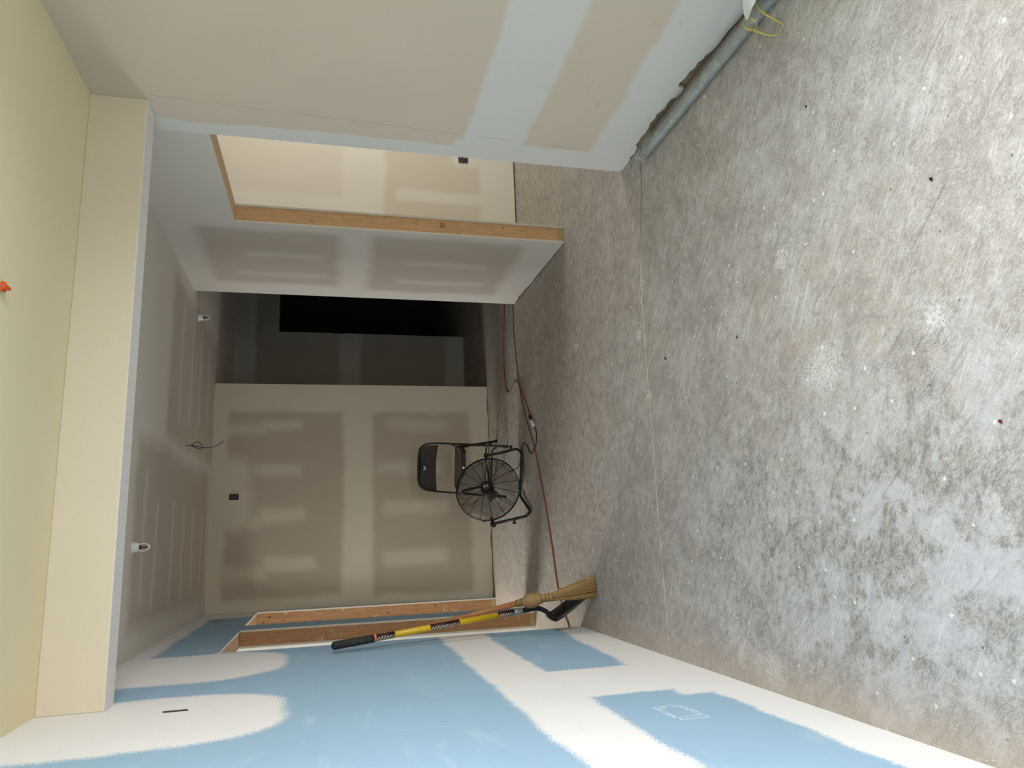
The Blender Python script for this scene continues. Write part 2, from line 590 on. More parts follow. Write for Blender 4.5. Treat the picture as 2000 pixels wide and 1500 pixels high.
# dropped beam between the rooms
m_beam = drywall('beam_board', 'XZ', (0.72, 0.645, 0.50), (0.86, 0.86, 0.86), None, [(-5, 5, 2.0, ZB + 0.0015, .001, .002)], wob=0.0, fine=0.0)
bm = boxm(XL, XR, YH, YH2, ZB, H)
o = struct(mesh_obj('wall_header', bm, m_beam), 'dropped drywall beam crossing the ceiling')
bevel_mod(o, 0.003)

# ------------------------------------------------------------------ left wall (blue board) with two rough door openings
def left_extra(g, c, A, B, pos):
    # chalk square scratched on the lower board and a few scuffs
    def frame(a0, a1, b0, b1, w):
        o_ = patch(g, A, B, (a0, a1, b0, b1, .004, .004, 0.05))
        i_ = patch(g, A, B, (a0 + w, a1 - w, b0 + w, b1 - w, .004, .004, 0.05))
        return g.m('SUBTRACT', o_, i_, clamp=True)
    k = g.m('MAXIMUM', frame(2.10, 2.26, .355, .45, .008), frame(2.13, 2.28, .37, .46, .006))
    br = g.ramp(g.noise(g.mapping(pos, scale=(8, 30, 1)), 6, 2, 0.7), 0.42, 0.56)
    c = g.mix(g.m('MULTIPLY', g.m('MULTIPLY', k, br), 0.8), c, (0.82, 0.86, 0.88))
    # hair-thin scratches
    for a0, b0, sl in ((2.95, 1.08, 0.12), (3.5, 1.16, -0.05), (2.2, 1.15, 0.10)):
        ln = g.ramp(g.m('ABSOLUTE', g.m('SUBTRACT', A, g.m('ADD', a0, g.m('MULTIPLY', B, sl)))), 0.004, 0.001)
        ln = g.m('MULTIPLY', ln, patch(g, A, B, (a0 - 1, a0 + 1, b0 - .12, b0 + .13, .01, .03)))
        c = g.mix(g.m('MULTIPLY', ln, 0.35), c, (0.75, 0.8, 0.82))
    # streaky thin skim on the blue paper
    sm = g.ramp(g.noise(g.mapping(pos, scale=(1.2, 5, 1)), 2.2, 4, 0.65), 0.56, 0.8, 0.0, 0.22)
    c = g.mix(sm, c, (0.60, 0.68, 0.72))
    return c


m_left = drywall('blue_board', 'YZ', BLUE, MUDW, None, [
    (0.0, 6.7, 2.33, 2.6, .02, .05),                                   # ceiling corner
    (2.38, 3.12, 1.60, 2.60, .30, .06), (3.42, 4.24, 1.66, 2.60, .33, .07),   # the two tall humps
    (0.0, 4.3, 0.60, 0.855, .02, .035),
    (2.50, 2.99, -0.2, 0.70, .02, .035),                                # butt joint
    (0.0, 2.55, -0.2, 0.175, .02, .03), (2.4, 4.3, -0.2, 0.215, .02, .04, -0.07),
    (6.17, 6.7, 1.9, 2.6, .02, .04), (4.25, 4.28, -0.2, 2.03, .01, .02),
    (5.53, 5.56, 0, 2.0, .005, .015), (3.11, 3.13, 2.0, 2.25, .01, .02)],
    wob=0.016, fine=0.004, extra=left_extra, crisp=0.95, wood_edge=True)
bm = bmesh.new()
x0, x1 = XL - TH, XL
def wall_with_doors(bm, xs, ys, ye, doors, zt):
    """skins at both faces; solid above and between openings"""
    cur = ys
    for a, b_ in doors:
        box(bm, xs[0], xs[1], cur, a, 0.0, zt)
        box(bm, xs[0], xs[1], a, b_, ZD, zt)
        cur = b_
    if ye > cur + 1e-4: box(bm, xs[0], xs[1], cur, ye, 0.0, zt)
wall_with_doors(bm, (XL - SK, XL), -1.6, YB, [(Y0, Y1), (Y2, Y3)], H)
wall_with_doors(bm, (XL - TH, XL - TH + SK), -1.6, YB, [(Y0, Y1), (Y2, Y3)], H)
struct(mesh_obj('wall_left', bm, m_left), 'blue moisture board wall with white joint compound bands')


def wood_material(name, light, dark, axis='Z', dust=0.25, knots=1.0):
    mt, g, b = new_mat(name, 0.65, 0, light, 0.3)
    p = g.geo()
    sc = {'Z': (14, 14, 0.9), 'Y': (14, 0.9, 14), 'X': (0.9, 14, 14)}[axis]
    v = g.mapping(p, scale=sc)
    n = g.noise(v, 1.6, 5, 0.6, 1.2)
    grain = g.m('FRACT', g.m('MULTIPLY', n, 7.0))
    c = g.mix(g.ramp(grain, 0.1, 0.95, 0.0, 0.55), light, dark)
    fine_ = g.noise(g.mapping(p, scale=tuple(s * 6 for s in sc)), 2, 3)
    c = g.mix(g.ramp(fine_, 0.4, 0.7, 0.0, 0.35), c, tuple(d * 0.75 for d in dark))
    vor = g.n('ShaderNodeTexVoronoi')
    g.put(vor.inputs['Vector'], g.mapping(p, scale={'Z': (1, 1, 0.7), 'Y': (1, 0.7, 1), 'X': (0.7, 1, 1)}[axis]))
    vor.inputs['Scale'].default_value = 20.0
    kn = g.ramp(g.m('ADD', vor.outputs['Distance'], g.m('MULTIPLY', g.m('SUBTRACT', g.noise(p, 50, 3), 0.5), 0.15)), 0.20, 0.10)
    kk = g.m('MULTIPLY', kn, g.ramp(g.xyz(vor.outputs['Color'])[1], 0.45, 0.5))
    c = g.mix(g.m('MULTIPLY', kk, 0.85 * knots), c, (0.10, 0.04, 0.02))
    du = g.ramp(g.noise(p, 16, 5, 0.7), 0.60, 0.68)
    c = g.mix(g.m('MULTIPLY', du, dust), c, (0.72, 0.68, 0.60))
    g.put(b.inputs['Base Color'], c)
    g.put(b.inputs['Normal'], g.bump(fine_, 0.2, 0.002))
    return mt


W_OLD = wood_material('old_stud_wood', (0.47, 0.265, 0.13), (0.33, 0.16, 0.07), 'Z', 0.5)
W_OLDH = wood_material('old_header_wood', (0.47, 0.30, 0.16), (0.33, 0.18, 0.09), 'Y', 0.3, 0.3)
W_NEW = wood_material('new_stud_wood', (0.70, 0.435, 0.225), (0.55, 0.30, 0.135), 'Z', 0.15, 0.6)
W_NEWH = wood_material('new_header_wood', (0.66, 0.46, 0.26), (0.52, 0.33, 0.17), 'Y', 0.15, 0.3)
W_PLATE = wood_material('treated_plate_wood', (0.50, 0.42, 0.20), (0.30, 0.26, 0.11), 'X', 0.1, 0.2)
M_EDGE = worn('gypsum_core_edge', (0.78, 0.74, 0.66), (0.55, 0.50, 0.42), 0.9, 0, 30)

SW = 0.0381
def rough_door(name, xf, sgn, ya, yb, mats, label):
    """timber lining of a rough opening. xf: face plane, sgn: direction into the wall"""
    e = bpy.data.objects.new(name, None)
    COL.objects.link(e)
    e.location = (xf + sgn * TH / 2, (ya + yb) / 2, 0)
    e['kind'] = 'structure'
    e['label'] = label
    a, b_ = sorted((xf + sgn * (SK + .0005), xf + sgn * (TH - SK - .0005)))
    st, hd = mats
    for y, d in ((ya, -1), (yb, 1)):
        ys, ye = sorted((y + d * 0.002, y + d * SW))
        o1 = mesh_obj('stud', boxm(a, b_, ys, ye, SW + 0.001, ZD + 0.03), st, e)
        mesh_obj('sole_plate', boxm(a, b_, ys, ye + 0, 0.0, SW), W_PLATE, e)
    mesh_obj('head_plate', boxm(a, b_, ya - 0.0, yb + 0.0, ZD + 0.002, ZD + SW), hd, e)
    # cripple above the head is closed off inside the wall
    return e


d1 = rough_door('door_1', XL, -1, Y0, Y1, (W_OLD, W_OLDH), 'rough timber door opening nearest in the blue wall')
d2 = rough_door('door_2', XL, -1, Y2, Y3, (W_OLD, W_OLDH), 'rough timber door opening beside the rear corner')

# ------------------------------------------------------------------ right wall
def right_extra(g, c, A, B, pos):
    # pencil line struck down the wall where the beam face meets it
    wl = g.m('ADD', 2.951, g.m('MULTIPLY', g.m('SUBTRACT', 2.217, B), 0.046))
    ln = g.ramp(g.m('ABSOLUTE', g.m('SUBTRACT', A, wl)), 0.0022, 0.0006)
    gate = patch(g, A, B, (2.5, 3.2, 0.26, 2.21, .01, .01))
    skip = g.ramp(g.noise(g.mapping(pos, scale=(1, 2.2, 1)), 2.0, 1), 0.40, 0.5)
    c = g.mix(g.m('MULTIPLY', g.m('MULTIPLY', ln, gate), g.m('MULTIPLY', skip, 0.6)), c, (0.22, 0.2, 0.17))
    # grey dust smears near the base
    sm = g.ramp(g.noise(g.mapping(pos, scale=(1, 4, 1)), 5, 3, 0.7), 0.64, 0.74, 0.0, 0.16)
    c = g.mix(g.m('MULTIPLY', sm, g.ramp(B, 0.9, 0.3)), c, (0.35, 0.34, 0.33))
    return c


m_right = drywall('ivory_board', 'YZ', IVORY, (0.70, 0.71, 0.69), None, [
    (0, 3.3, 0.585, 0.83, .02, .06), (0, 3.3, 0.66, 0.865, .05, .05), (0, 3.3, -0.1, 0.295, .02, .06, -0.05),
    (3.115, 3.30, -0.1, 2.235, .01, .02), (3.05, 3.13, 0.2, 0.9, .03, .05)],
    wob=0.014, extra=right_extra, crisp=0.45)
m_part = drywall('grey_board_partition', 'YZ', (0.45, 0.40, 0.335), (0.64, 0.62, 0.57),
                 [(4.28, 5.20, 1.42, 2.24, .03, .07), (4.26, 5.26, 0.24, 1.20, .03, .07)],
                 [((4.62, 4.70, 1.52, 2.02, .03, .05), .6), ((4.98, 5.06, 1.5, 2.1, .03, .05), .6), ((4.64, 4.72, 0.40, 0.98, .03, .05), .6),
                  ((5.0, 5.08, 0.35, 1.0, .03, .05), .6)], wob=0.02, wood_edge=True)
rnd = random.Random(3)
bm = bmesh.new()
pts = [(1.42, H), (1.42, 0.012)]
y = 1.2
lows = [(1.5, .014), (1.9, .016), (2.05, .012), (2.12, .02), (2.2, .016), (2.24, .022), (2.27, .034), (2.285, .030), (2.31, .042), (2.35, .036), (2.37, .046), (2.42, .044), (2.45, .052), (2.475, .048), (2.485, .014), (2.52, .010), (2.55, .014), (2.56, .034),
        (2.60, .036), (2.63, .030), (2.66, .038), (2.69, .046), (2.72, .038), (2.76, .044), (2.80, .034), (2.85, .030), (2.88, .036), (2.92, .030), (2.95, .032), (2.975, .014), (3.03, .005), (3.07, .012), (3.09, .003), (3.13, .0), (3.2, .0)]
for yy, zz in lows: pts.append((yy, zz))
pts += [(YW - .004, .004), (YW, .05), (YW, ZD), (YW, H)]
prism(bm, pts, 'X', XR, XR + SK)
for xa, xb_ in ((XR, XR + SK), (XR + TH - SK, XR + TH)):
    box(bm, xa, xb_, -1.6, -0.45, 0, H)
    box(bm, xa, xb_, -0.45, 1.37, 0, 0.74)
    box(bm, xa, xb_, -0.45, 1.37, 2.15, H)
    box(bm, xa, xb_, 1.37, 1.42, 0, H)
box(bm, XR + TH - SK, XR + TH, 1.42, YW, 0, H)
box(bm, XR + TH - SK, XR + TH, YW, YJ, ZD, H)
box(bm, XR + SK, XR + TH - SK, YW - .012, YW, 0.0, ZD)      # taped reveal
struct(mesh_obj('wall_right', bm, m_right), 'ivory drywall side wall with pale joint compound bands')
bm = bmesh.new()
low2 = [(YJ, .003), (4.3, .004), (4.55, .006), (4.8, .01), (4.95, .006), (5.1, .018), (5.3, .02), (5.42, .012), (5.4553, .0)]
prism(bm, low2 + [(YP, H), (YJ, H)], 'X', XR, XR + SK)
box(bm, XR, XR + SK, YW + .0005, YJ, ZD, H)
box(bm, XR + TH - SK, XR + TH, YJ, YS, 0, H)
struct(mesh_obj('wall_partition', bm, m_part), 'grey taped partition wall right of the dark passage')
bm = bmesh.new()
for a, b_, c_, d_ in ((-.45, 1.37, .74, .79), (-.45, 1.37, 2.10, 2.15), (-.45, -.40, .79, 2.10), (1.32, 1.37, .79, 2.10)):
    box(bm, XR, XR + TH, a, b_, c_, d_)
struct(mesh_obj('window_1', bm, worn('white_window_frame', (0.7, 0.7, 0.7), (0.6, 0.6, 0.6), 0.5)))
bm = bmesh.new()
for a, b_, c_, d_ in ((-.12, -.06, 0, 2.3), (1.82, 1.88, 0, 2.3), (-.06, 1.82, 2.24, 2.3)):
    box(bm, a, b_, -1.68, -1.60, c_, d_)
struct(mesh_obj('window_2', bm, worn('dark_window_frame', (0.1, 0.1, 0.1), (0.06, 0.06, 0.06), 0.4)))
# sole plate of the right wall, bared where the board is broken away
M_RAW = worn('raw_wall_base', (0.30, 0.24, 0.16), (0.12, 0.11, 0.07), 0.9, 0, 14)
struct(mesh_obj('trim_1', boxm(XR + SK + .002, XR + .1, -1.6, YW - .013, 0.0, .038), M_RAW), 'rough sole plate showing under the broken board edge')
struct(mesh_obj('trim_2', boxm(XR + SK + .002, XR + .1, YJ + .04, YP - .02, 0.0, .038), M_RAW))
d3 = rough_door('door_3', XR, 1, YW, YJ, (W_NEW, W_NEWH), 'new pine stud and plates lining the right doorway')
# delete the near stud hidden behind the taped reveal
for ch in list(d3.children):
    if ch.name.startswith(('stud', 'sole_plate')) and max(v.co.y for v in ch.data.vertices) < 0:
        bpy.data.objects.remove(ch)
# carpenters' stamp and nail heads on the new stud
M_INK = worn('stamp_ink', (0.06, 0.045, 0.035), (0.12, 0.08, 0.05), 0.8)
bm = bmesh.new()
sx, sz = XR + 0.064, 0.80
for k, dx in enumerate((-.012, -.004, .004, .012)):
    box(bm, sx + dx - .003, sx + dx + .003, YJ + .0012, YJ + .0021, sz + .010, sz + .013)
    if k % 2: box(bm, sx + dx - .003, sx + dx - .001, YJ + .0012, YJ + .0021, sz - .002, sz + .012)
    box(bm, sx + dx - .003, sx + dx + .003, YJ + .0012, YJ + .0021, sz - .004, sz - .001)
    if k != 2: box(bm, sx + dx + .001, sx + dx + .003, YJ + .0012, YJ + .0021, sz + .001, sz + .012)
    box(bm, sx + dx - .003, sx + dx + .002, YJ + .0012, YJ + .0021, sz - .018, sz - .015)
    box(bm, sx + dx - .003, sx + dx - .001, YJ + .0012, YJ + .0021, sz - .018, sz - .008)
mesh_obj('grade_stamp', bm, M_INK, d3)

# ------------------------------------------------------------------ rear wall
rear_rects = [(-0.46, 1.13, 1.345, 2.31, .02, .045, 0.0), (-0.49, 1.12, 0.19, 1.07, .02, .045)]
rear_mud = [((.97, 1.05, 1.70, 2.05, .04, .035), .8), ((.93, 1.02, 2.0, 2.4, .05, .05), .7), ((.56, .66, 1.70, 2.05, .04, .04), .8), ((.55, .67, 2.0, 2.3, .05, .06), .5),
            (.10, .72, 2.12, 2.42, .15, .08), ((.17, .29, 1.66, 2.04, .05, .05, 0.25), .8), ((.12, .24, 2.0, 2.2, .05, .05), .7),
            ((-.24, -.12, 1.56, 1.98, .05, .04, 0.2), .8), ((-.32, -.20, 1.96, 2.32, .05, .06), .7),
            ((.96, 1.06, .42, .95, .04, .05), .6), ((.57, .67, .46, 1.04, .04, .05), .6), ((.19, .32, .40, .99, .05, .05), .7), ((-.25, -.10, .42, 1.0, .05, .05), .7)]
m_rear = drywall('grey_board_rear', 'XZ', (0.45, 0.385, 0.305), (0.67, 0.615, 0.51), rear_rects, rear_mud, wob=0.018)
bm = bmesh.new()
base = [(XL, .012)]
xx = XL
while xx < XB - .08:
    xx += rnd.uniform(.05, .12)
    base.append((min(xx, XB), max(0.003, rnd.gauss(.007, .003))))
base += [(XB, .004), (XB, H), (XL, H)]
prism(bm, base, 'Y', YB, YB + SK)
box(bm, XB - SK, XB, YB + SK, YF, 0, H)
struct(mesh_obj('wall_back', bm, m_rear), 'taped grey wall facing the camera behind the fan')
struct(mesh_obj('trim_3', boxm(XL + .001, XB - .02, YB + SK + .001, YB + .1, 0, .038), M_RAW))

# passage behind: far wall with a black doorway
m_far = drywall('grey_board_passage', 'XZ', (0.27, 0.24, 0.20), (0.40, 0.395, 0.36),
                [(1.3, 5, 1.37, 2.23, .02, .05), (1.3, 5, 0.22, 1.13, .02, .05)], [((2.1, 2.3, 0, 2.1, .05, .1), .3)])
bm = bmesh.new()
DX0, DX1 = 2.205, 3.06
prism(bm, [(XB - .2, 0), (XB - .2, H), (DX0, H), (DX0, 2.0), (DX0 + .002, 1.5), (DX0 - .004, 1.36), (DX0 + .003, 1.3), (DX0, .3), (DX0 + .004, 0)], 'Y', YF, YF + .11)
box(bm, DX0, DX1, YF, YF + .11, 2.0, H)
box(bm, DX1, 5.0, YF, YF + .11, 0, H)
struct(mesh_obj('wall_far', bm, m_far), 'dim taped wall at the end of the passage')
bm = boxm(XR + .001, 5.0, YS, YP, 0.012, H)
m_side = drywall('ivory_board_side_room', 'XZ', (0.66, 0.575, 0.455), (0.76, 0.72, 0.62), [(2.0, 4.9, 0.30, 1.06, .02, .04), ((2.6, 3.4, 1.40, 2.30, .02, .05), .5)],
                 [(2.60, 2.70, 0.26, 0.98, .04, .03), (2.94, 3.08, 0.30, 0.52, .04, .04)], wob=0.012)
struct(mesh_obj('wall_side_room', bm, m_side), 'bright ivory wall seen through the right doorway')
struct(mesh_obj('trim_4', boxm(XR + .001, 5.0, YS + .01, YP - .01, 0, .012), worn('green_plate', (0.16, 0.15, 0.08), (0.05, 0.05, 0.03), 0.9)))
# enclosing walls out of sight
M_OUTER = worn('outer_wall_render', (0.45, 0.44, 0.42), (0.3, 0.3, 0.28), 0.9)
struct(mesh_obj('wall_exterior', boxm(XR + TH, 5.0, 1.85, 2.0, 0, H), M_OUTER))
m_plain = drywall('plain_board', 'XZ', MUDG, MUDG, None, [(-9, 9, -9, 9, .1, .1)])
bm = bmesh.new()
box(bm, 5.0, 5.1, -1.6, 10.2, 0, H)
struct(mesh_obj('wall_east', bm, m_plain))
struct(mesh_obj('wall_west', boxm(-3.6, -3.5, -1.6, 10.2, 0, H), m_plain))
struct(mesh_obj('wall_north', boxm(-3.5, 5.0, 10.2, 10.3, 0, H), worn('dark_room_wall', (0.10, 0.10, 0.10), (0.06, 0.06, 0.06), 0.9)))
bm = bmesh.new()
box(bm, -3.5, XL - TH, YB + .0, YB + .1, 0, H)
struct(mesh_obj('wall_left_room_back', bm, m_plain))
bm = bmesh.new()          # left neighbouring room: outer wall with a window
for ya, yb_, za, zb_ in ((2.4, 5.65, 0, H), (6.6, YB, 0, H), (5.65, 6.6, 0, .75), (5.65, 6.6, 2.15, H)):
    box(bm, -2.26, -2.16, ya, yb_, za, zb_)
box(bm, -2.16, XL - TH, 2.4, 2.5, 0, H)
struct(mesh_obj('wall_left_room_outer', bm, m_plain))
bm = bmesh.new()          # right neighbouring room: outer wall with a window
for ya, yb_, za, zb_ in ((2.0, 3.3, 0, H), (5.1, YS, 0, H), (3.3, 5.1, 0, .5), (3.3, 5.1, 2.3, H)):
    box(bm, 4.12, 4.2, ya, yb_, za, zb_)
struct(mesh_obj('wall_side_room_outer', bm, m_plain))
bm = bmesh.new()
box(bm, -3.5, XL, -1.7, -1.6, 0, H)
box(bm, XR, 5.0, -1.7, -1.6, 0, H)
box(bm, XL, XR, -1.7, -1.6, 2.3, H)
struct(mesh_obj('wall_south', bm, m_plain))
# ---- inside the black doorway: bare studs, barely visible
M_BLACKW = worn('dark_lumber', (0.05, 0.04, 0.03), (0.03, 0.025, 0.02), 0.9)
struct(mesh_obj('trim_5', boxm(DX0 + .02, DX0 + .06, YF + .5, YF + .59, 0, H), M_BLACKW))

# ------------------------------------------------------------------ common materials
M_BLACK = worn('black_plastic', (0.013, 0.013, 0.013), (0.04, 0.038, 0.035), 0.45)
M_RUBBER = worn('black_rubber', (0.015, 0.015, 0.016), (0.07, 0.065, 0.06), 0.75, 0, 60)
M_FRAME = worn('black_painted_tube', (0.016, 0.019, 0.02), (0.10, 0.11, 0.11), 0.38, 0.2, 40, amt=0.45)
M_WIRE = worn('dark_grille_wire', (0.022, 0.019, 0.018), (0.09, 0.08, 0.07), 0.4, 0.4, 60)
M_BLADE = worn('grey_fan_blade', (0.46, 0.42, 0.36), (0.36, 0.33, 0.28), 0.7, 0.0, 8)
M_CHROME = worn('scuffed_steel', (0.55, 0.56, 0.57), (0.30, 0.30, 0.30), 0.35, 0.9, 40)
M_CHAIR = worn('brown_painted_steel', (0.024, 0.016, 0.012), (0.06, 0.048, 0.038), 0.42, 0.2, 18, amt=0.25)
M_WHITE = worn('white_paint_mark', (0.80, 0.80, 0.78), (0.6, 0.6, 0.58), 0.7)
M_RED = worn('red_cord_jacket', (0.27, 0.066, 0.038), (0.15, 0.04, 0.03), 0.55, 0, 30)
M_CORDBLK = worn('black_cord_jacket', (0.02, 0.016, 0.014), (0.05, 0.04, 0.03), 0.6)
M_GALV = None


def galvanised():
    mt, g, b = new_mat('galvanised_pipe', 0.6, 0.3, (0.40, 0.43, 0.43), 0.3)
    p = g.geo()
    vor = g.n('ShaderNodeTexVoronoi')
    g.put(vor.inputs['Vector'], p)
    vor.inputs['Scale'].default_value = 55
    c = g.mix(g.xyz(vor.outputs['Color'])[0], (0.29, 0.32, 0.32), (0.36, 0.395, 0.39))
    d = g.ramp(g.noise(p, 18, 5, 0.7), 0.55, 0.68, 0.0, 0.7)
    c = g.mix(d, c, (0.60, 0.61, 0.60))
    g.put(b.inputs['Base Color'], c)
    g.put(b.inputs['Roughness'], g.ramp(g.noise(p, 30, 4), 0.3, 0.7, 0.5, 0.75))
    return mt


# ------------------------------------------------------------------ pipe on the floor by the right wall
PR = 0.0245
axis_pts = [(1.752, 2.905, PR), (1.755, 2.4, PR), (1.758, 1.9, PR), (1.762, 1.2, PR)]
e = thing('steel_pipe', (1.755, 2.0, 0), 'long galvanised steel pipe lying on the concrete along the right wall', 'pipe')
bm = bmesh.new()
outer = tube(bm, smooth_path(axis_pts, 4), PR, 24, caps=False)
inner = tube(bm, smooth_path(axis_pts, 4), PR - .004, 24, caps=False)
for ring in (0, -1):
    for k in range(24):
        bm.faces.new([outer[ring][k], outer[ring][(k + 1) % 24], inner[ring][(k + 1) % 24], inner[ring][k]])
mesh_obj('tube', bm, galvanised(), e, smooth=True)
bm = bmesh.new()
lathe(bm, [(PR - .003, -0.006), (PR + .0015, -0.004), (PR + .0015, 0.002), (PR - .003, 0.004)], Matrix.Translation((1.752, 2.904, PR)) @ Matrix.Rotation(radians(-90), 4, 'X'), 24)
mesh_obj('end_rim', bm, worn('chalky_pipe_rim', (0.45, 0.45, 0.44), (0.7, 0.68, 0.62), 0.8), e, smooth=True)

# ------------------------------------------------------------------ dust mask hanging over the pipe
e = thing('dust_mask', (1.76, 1.88, 0.03), 'white paper dust mask with yellow elastic straps lying over the grey pipe', 'mask')
M_MASK = worn('white_mask_felt', (0.83, 0.83, 0.82), (0.66, 0.66, 0.65), 0.95, 0, 20)
M_STRAP = worn('yellow_elastic', (0.62, 0.52, 0.07), (0.62, 0.58, 0.32), 0.7, 0, 70)
bm = bmesh.new()
tip = Vector((1.708, 1.905, 0.088))
far = Vector((1.835, 1.765, 0.12))
ax = (far - tip)
ln = ax.length
ax.normalize()
side = ax.cross(Vector((0, 0, 1))).normalized()
upv = side.cross(ax)
rows = []
prof_w = [0.003, 0.016, 0.030, 0.041, 0.048, 0.052, 0.052, 0.048, 0.038, 0.022, 0.004]
for i, w in enumerate(prof_w):
    t_ = i / (len(prof_w) - 1)
    c0 = tip + ax * ln * t_
    row = []
    for k in range(17):
        a = pi * 2 * k / 16
        dome = 0.42 if sin(a) > 0 else 0.12
        q = c0 + side * cos(a) * w + upv * (sin(a) * w * dome * 1.1)
        q += upv * 0.004 * sin(3 * a + i)
        row.append(q)
    rows.append([bm.verts.new(q) for q in row[:16]])
for a, b_ in zip(rows, rows[1:]):
    for k in range(16):
        bm.faces.new([a[k], a[(k + 1) % 16], b_[(k + 1) % 16], b_[k]])
bm.faces.new(rows[0])
bm.faces.new(rows[-1][::-1])
mesh_obj('cup', bm, M_MASK, e, smooth=True)
bm = bmesh.new()
ribbon(bm, smooth_path([tip + ax * ln * s + side * (-w * .55) + upv * (w * .46) for s, w in ((.12, .02), (.3, .038), (.55, .05), (.8, .044))], 4), 0.005, 0.0015, upv)
mesh_obj('nose_strip', bm, worn('aluminium_strip', (0.45, 0.45, 0.46), (0.6, 0.6, 0.6), 0.4, 0.8), e)
bm = bmesh.new()
lp = smooth_path([(1.712, 1.905, .080), (1.733, 1.945, .072), (1.715, 1.950, .066), (1.692, 1.932, .061), (1.672, 1.898, .063), (1.682, 1.880, .068), (1.712, 1.898, .076)], 6)
ribbon(bm, lp, 0.0044, 0.0012, (0.2, 0.2, 1))
mesh_obj('strap', bm, M_STRAP, e)
bm = bmesh.new()
lp = smooth_path([(1.715, 1.905, .078), (1.722, 1.955, .055), (1.690, 1.930, .038), (1.655, 1.900, .016), (1.634, 1.872, .004), (1.627, 1.846, .003), (1.640, 1.826, .006), (1.668, 1.842, .022),
                  (1.722, 1.872, .052), (1.762, 1.878, .066), (1.80, 1.86, .09)], 6)
ribbon(bm, lp, [0.0065 if (6 < i < 16 or 44 < i < 54) else 0.0042 for i in range(len(lp))], 0.0012, (0.1, 0.3, 1))
mesh_obj('strap', bm, M_STRAP, e)

# ------------------------------------------------------------------ shovel
T = Vector((-.523, 3.93, 1.435))
F = Vector((-.437, 4.15, .39))
D = F - T
M_YEL = worn('yellow_fibreglass', (0.72, 0.47, 0.012), (0.62, 0.38, 0.02), 0.32, 0, 12, amt=0.4)
M_STEEL = worn('black_shovel_steel', (0.022, 0.022, 0.022), (0.11, 0.105, 0.10), 0.38, 0.6, 22, amt=0.7)
M_COLLAR = worn('zinc_collar', (0.48, 0.50, 0.51), (0.36, 0.37, 0.37), 0.45, 0.7, 50)
M_ORANGE = worn('orange_ring', (0.78, 0.20, 0.07), (0.6, 0.15, 0.06), 0.5)


def label_material():
    mt, g, b = new_mat('hatched_sticker', 0.45, 0, (0.05, 0.02, 0.02), 0.4)
    uv = g.n('ShaderNodeTexCoord').outputs['UV']
    x = g.xyz(uv)
    u, v = x[0], x[1]
    st = g.m('FRACT', g.m('MULTIPLY', g.m('ADD', v, g.m('MULTIPLY', u, 0.085)), 62.0))
    wht = g.ramp(st, 0.52, 0.60)
    half = g.m('MULTIPLY', g.ramp(u, 0.33, 0.35), g.ramp(u, 0.66, 0.64))
    c = g.mix(g.m('MULTIPLY', wht, half), (0.035, 0.008, 0.008), (0.72, 0.64, 0.50))
    g.put(b.inputs['Base Color'], c)
    return mt


M_LAB = label_material()
e = thing('shovel', (-.42, 4.12, 0), 'long shovel with yellow shaft and black blade leaning on the blue wall', 'shovel')
P = lambda s: T + D * s
hint = (0, -1, 0)
mesh_obj('shaft', tubem([P(0.02), P(0.96)], 0.0165, 20), M_YEL, e, smooth=True)
bm = bmesh.new()
gp = [P(s) for s in (-.006, 0.0, .006, .02, .06, .10, .14, .18, .196)]
tube(bm, gp, [0.010, 0.017, 0.0205, 0.0215, 0.0205, 0.021, 0.0205, 0.0208, 0.0195], 20)
mesh_obj('grip', bm, M_RUBBER, e, smooth=True)
mesh_obj('grip_ring', tubem([P(.196), P(.207)], 0.0195, 20), M_ORANGE, e, smooth=True)
for a, b_ in ((.207, .30), (.483, .64), (.858, .955)):
    q = mesh_obj('sticker', tubem([P(a), P((a + b_) / 2), P(b_)], 0.0172, 28, caps=True, up_hint=(0.8, 0.8, 0)), M_LAB, e, smooth=True)
mesh_obj('collar', tubem([P(.955), P(.962), P(1.0), P(1.004)], [0.019, 0.0205, 0.0195, 0.018], 20), M_COLLAR, e, smooth=True)
neck = smooth_path([P(.99), P(1.02), (-.428, 4.162, .30), (-.445, 4.160, .25), (-.478, 4.155, .208), (-.500, 4.15, .172)], 5)
rad = [0.0165 - 0.0045 * (i / (len(neck) - 1)) for i in range(len(neck))]
mesh_obj('socket', tubem(neck, rad, 16), M_STEEL, e, smooth=True)
# blade: a square scoop, its hollow side to the room
tipc = Vector((-.372, 4.145, .004))
heel = Vector((-.512, 4.15, .196))
dv = (tipc - heel)
bl = dv.length
dv.normalize()
wd = Vector((.0, 1, .03)).normalized()
nr = dv.cross(wd).normalized()
if nr.x < 0: nr = -nr
bm = bmesh.new()
def blade_pt(s, q, off):
    wv = 0.112 + 0.004 * s
    if s < 0.12: wv *= 0.80 + 0.20 * math.sin(s / 0.12 * pi / 2)
    cup = 0.034 * abs(q) ** 3.0 * (1 - 0.55 * s) + 0.020 * max(0, 0.25 - s) * 4 * (1 - abs(q) ** 2) * 0.4
    sag = -0.004 * math.sin(s * pi)
    return heel + dv * bl * s + wd * q * wv + nr * (cup + sag + off)
NS, NQ = 14, 18
top = [[bm.verts.new(blade_pt(i / NS, -1 + 2 * j / NQ, 0.001)) for j in range(NQ + 1)] for i in range(NS + 1)]
bot = [[bm.verts.new(blade_pt(i / NS, -1 + 2 * j / NQ, -0.001)) for j in range(NQ + 1)] for i in range(NS + 1)]
for i in range(NS):
    for j in range(NQ):
        bm.faces.new([top[i][j], top[i + 1][j], top[i + 1][j + 1], top[i][j + 1]])
        bm.faces.new([bot[i][j], bot[i][j + 1], bot[i + 1][j + 1], bot[i + 1][j]])
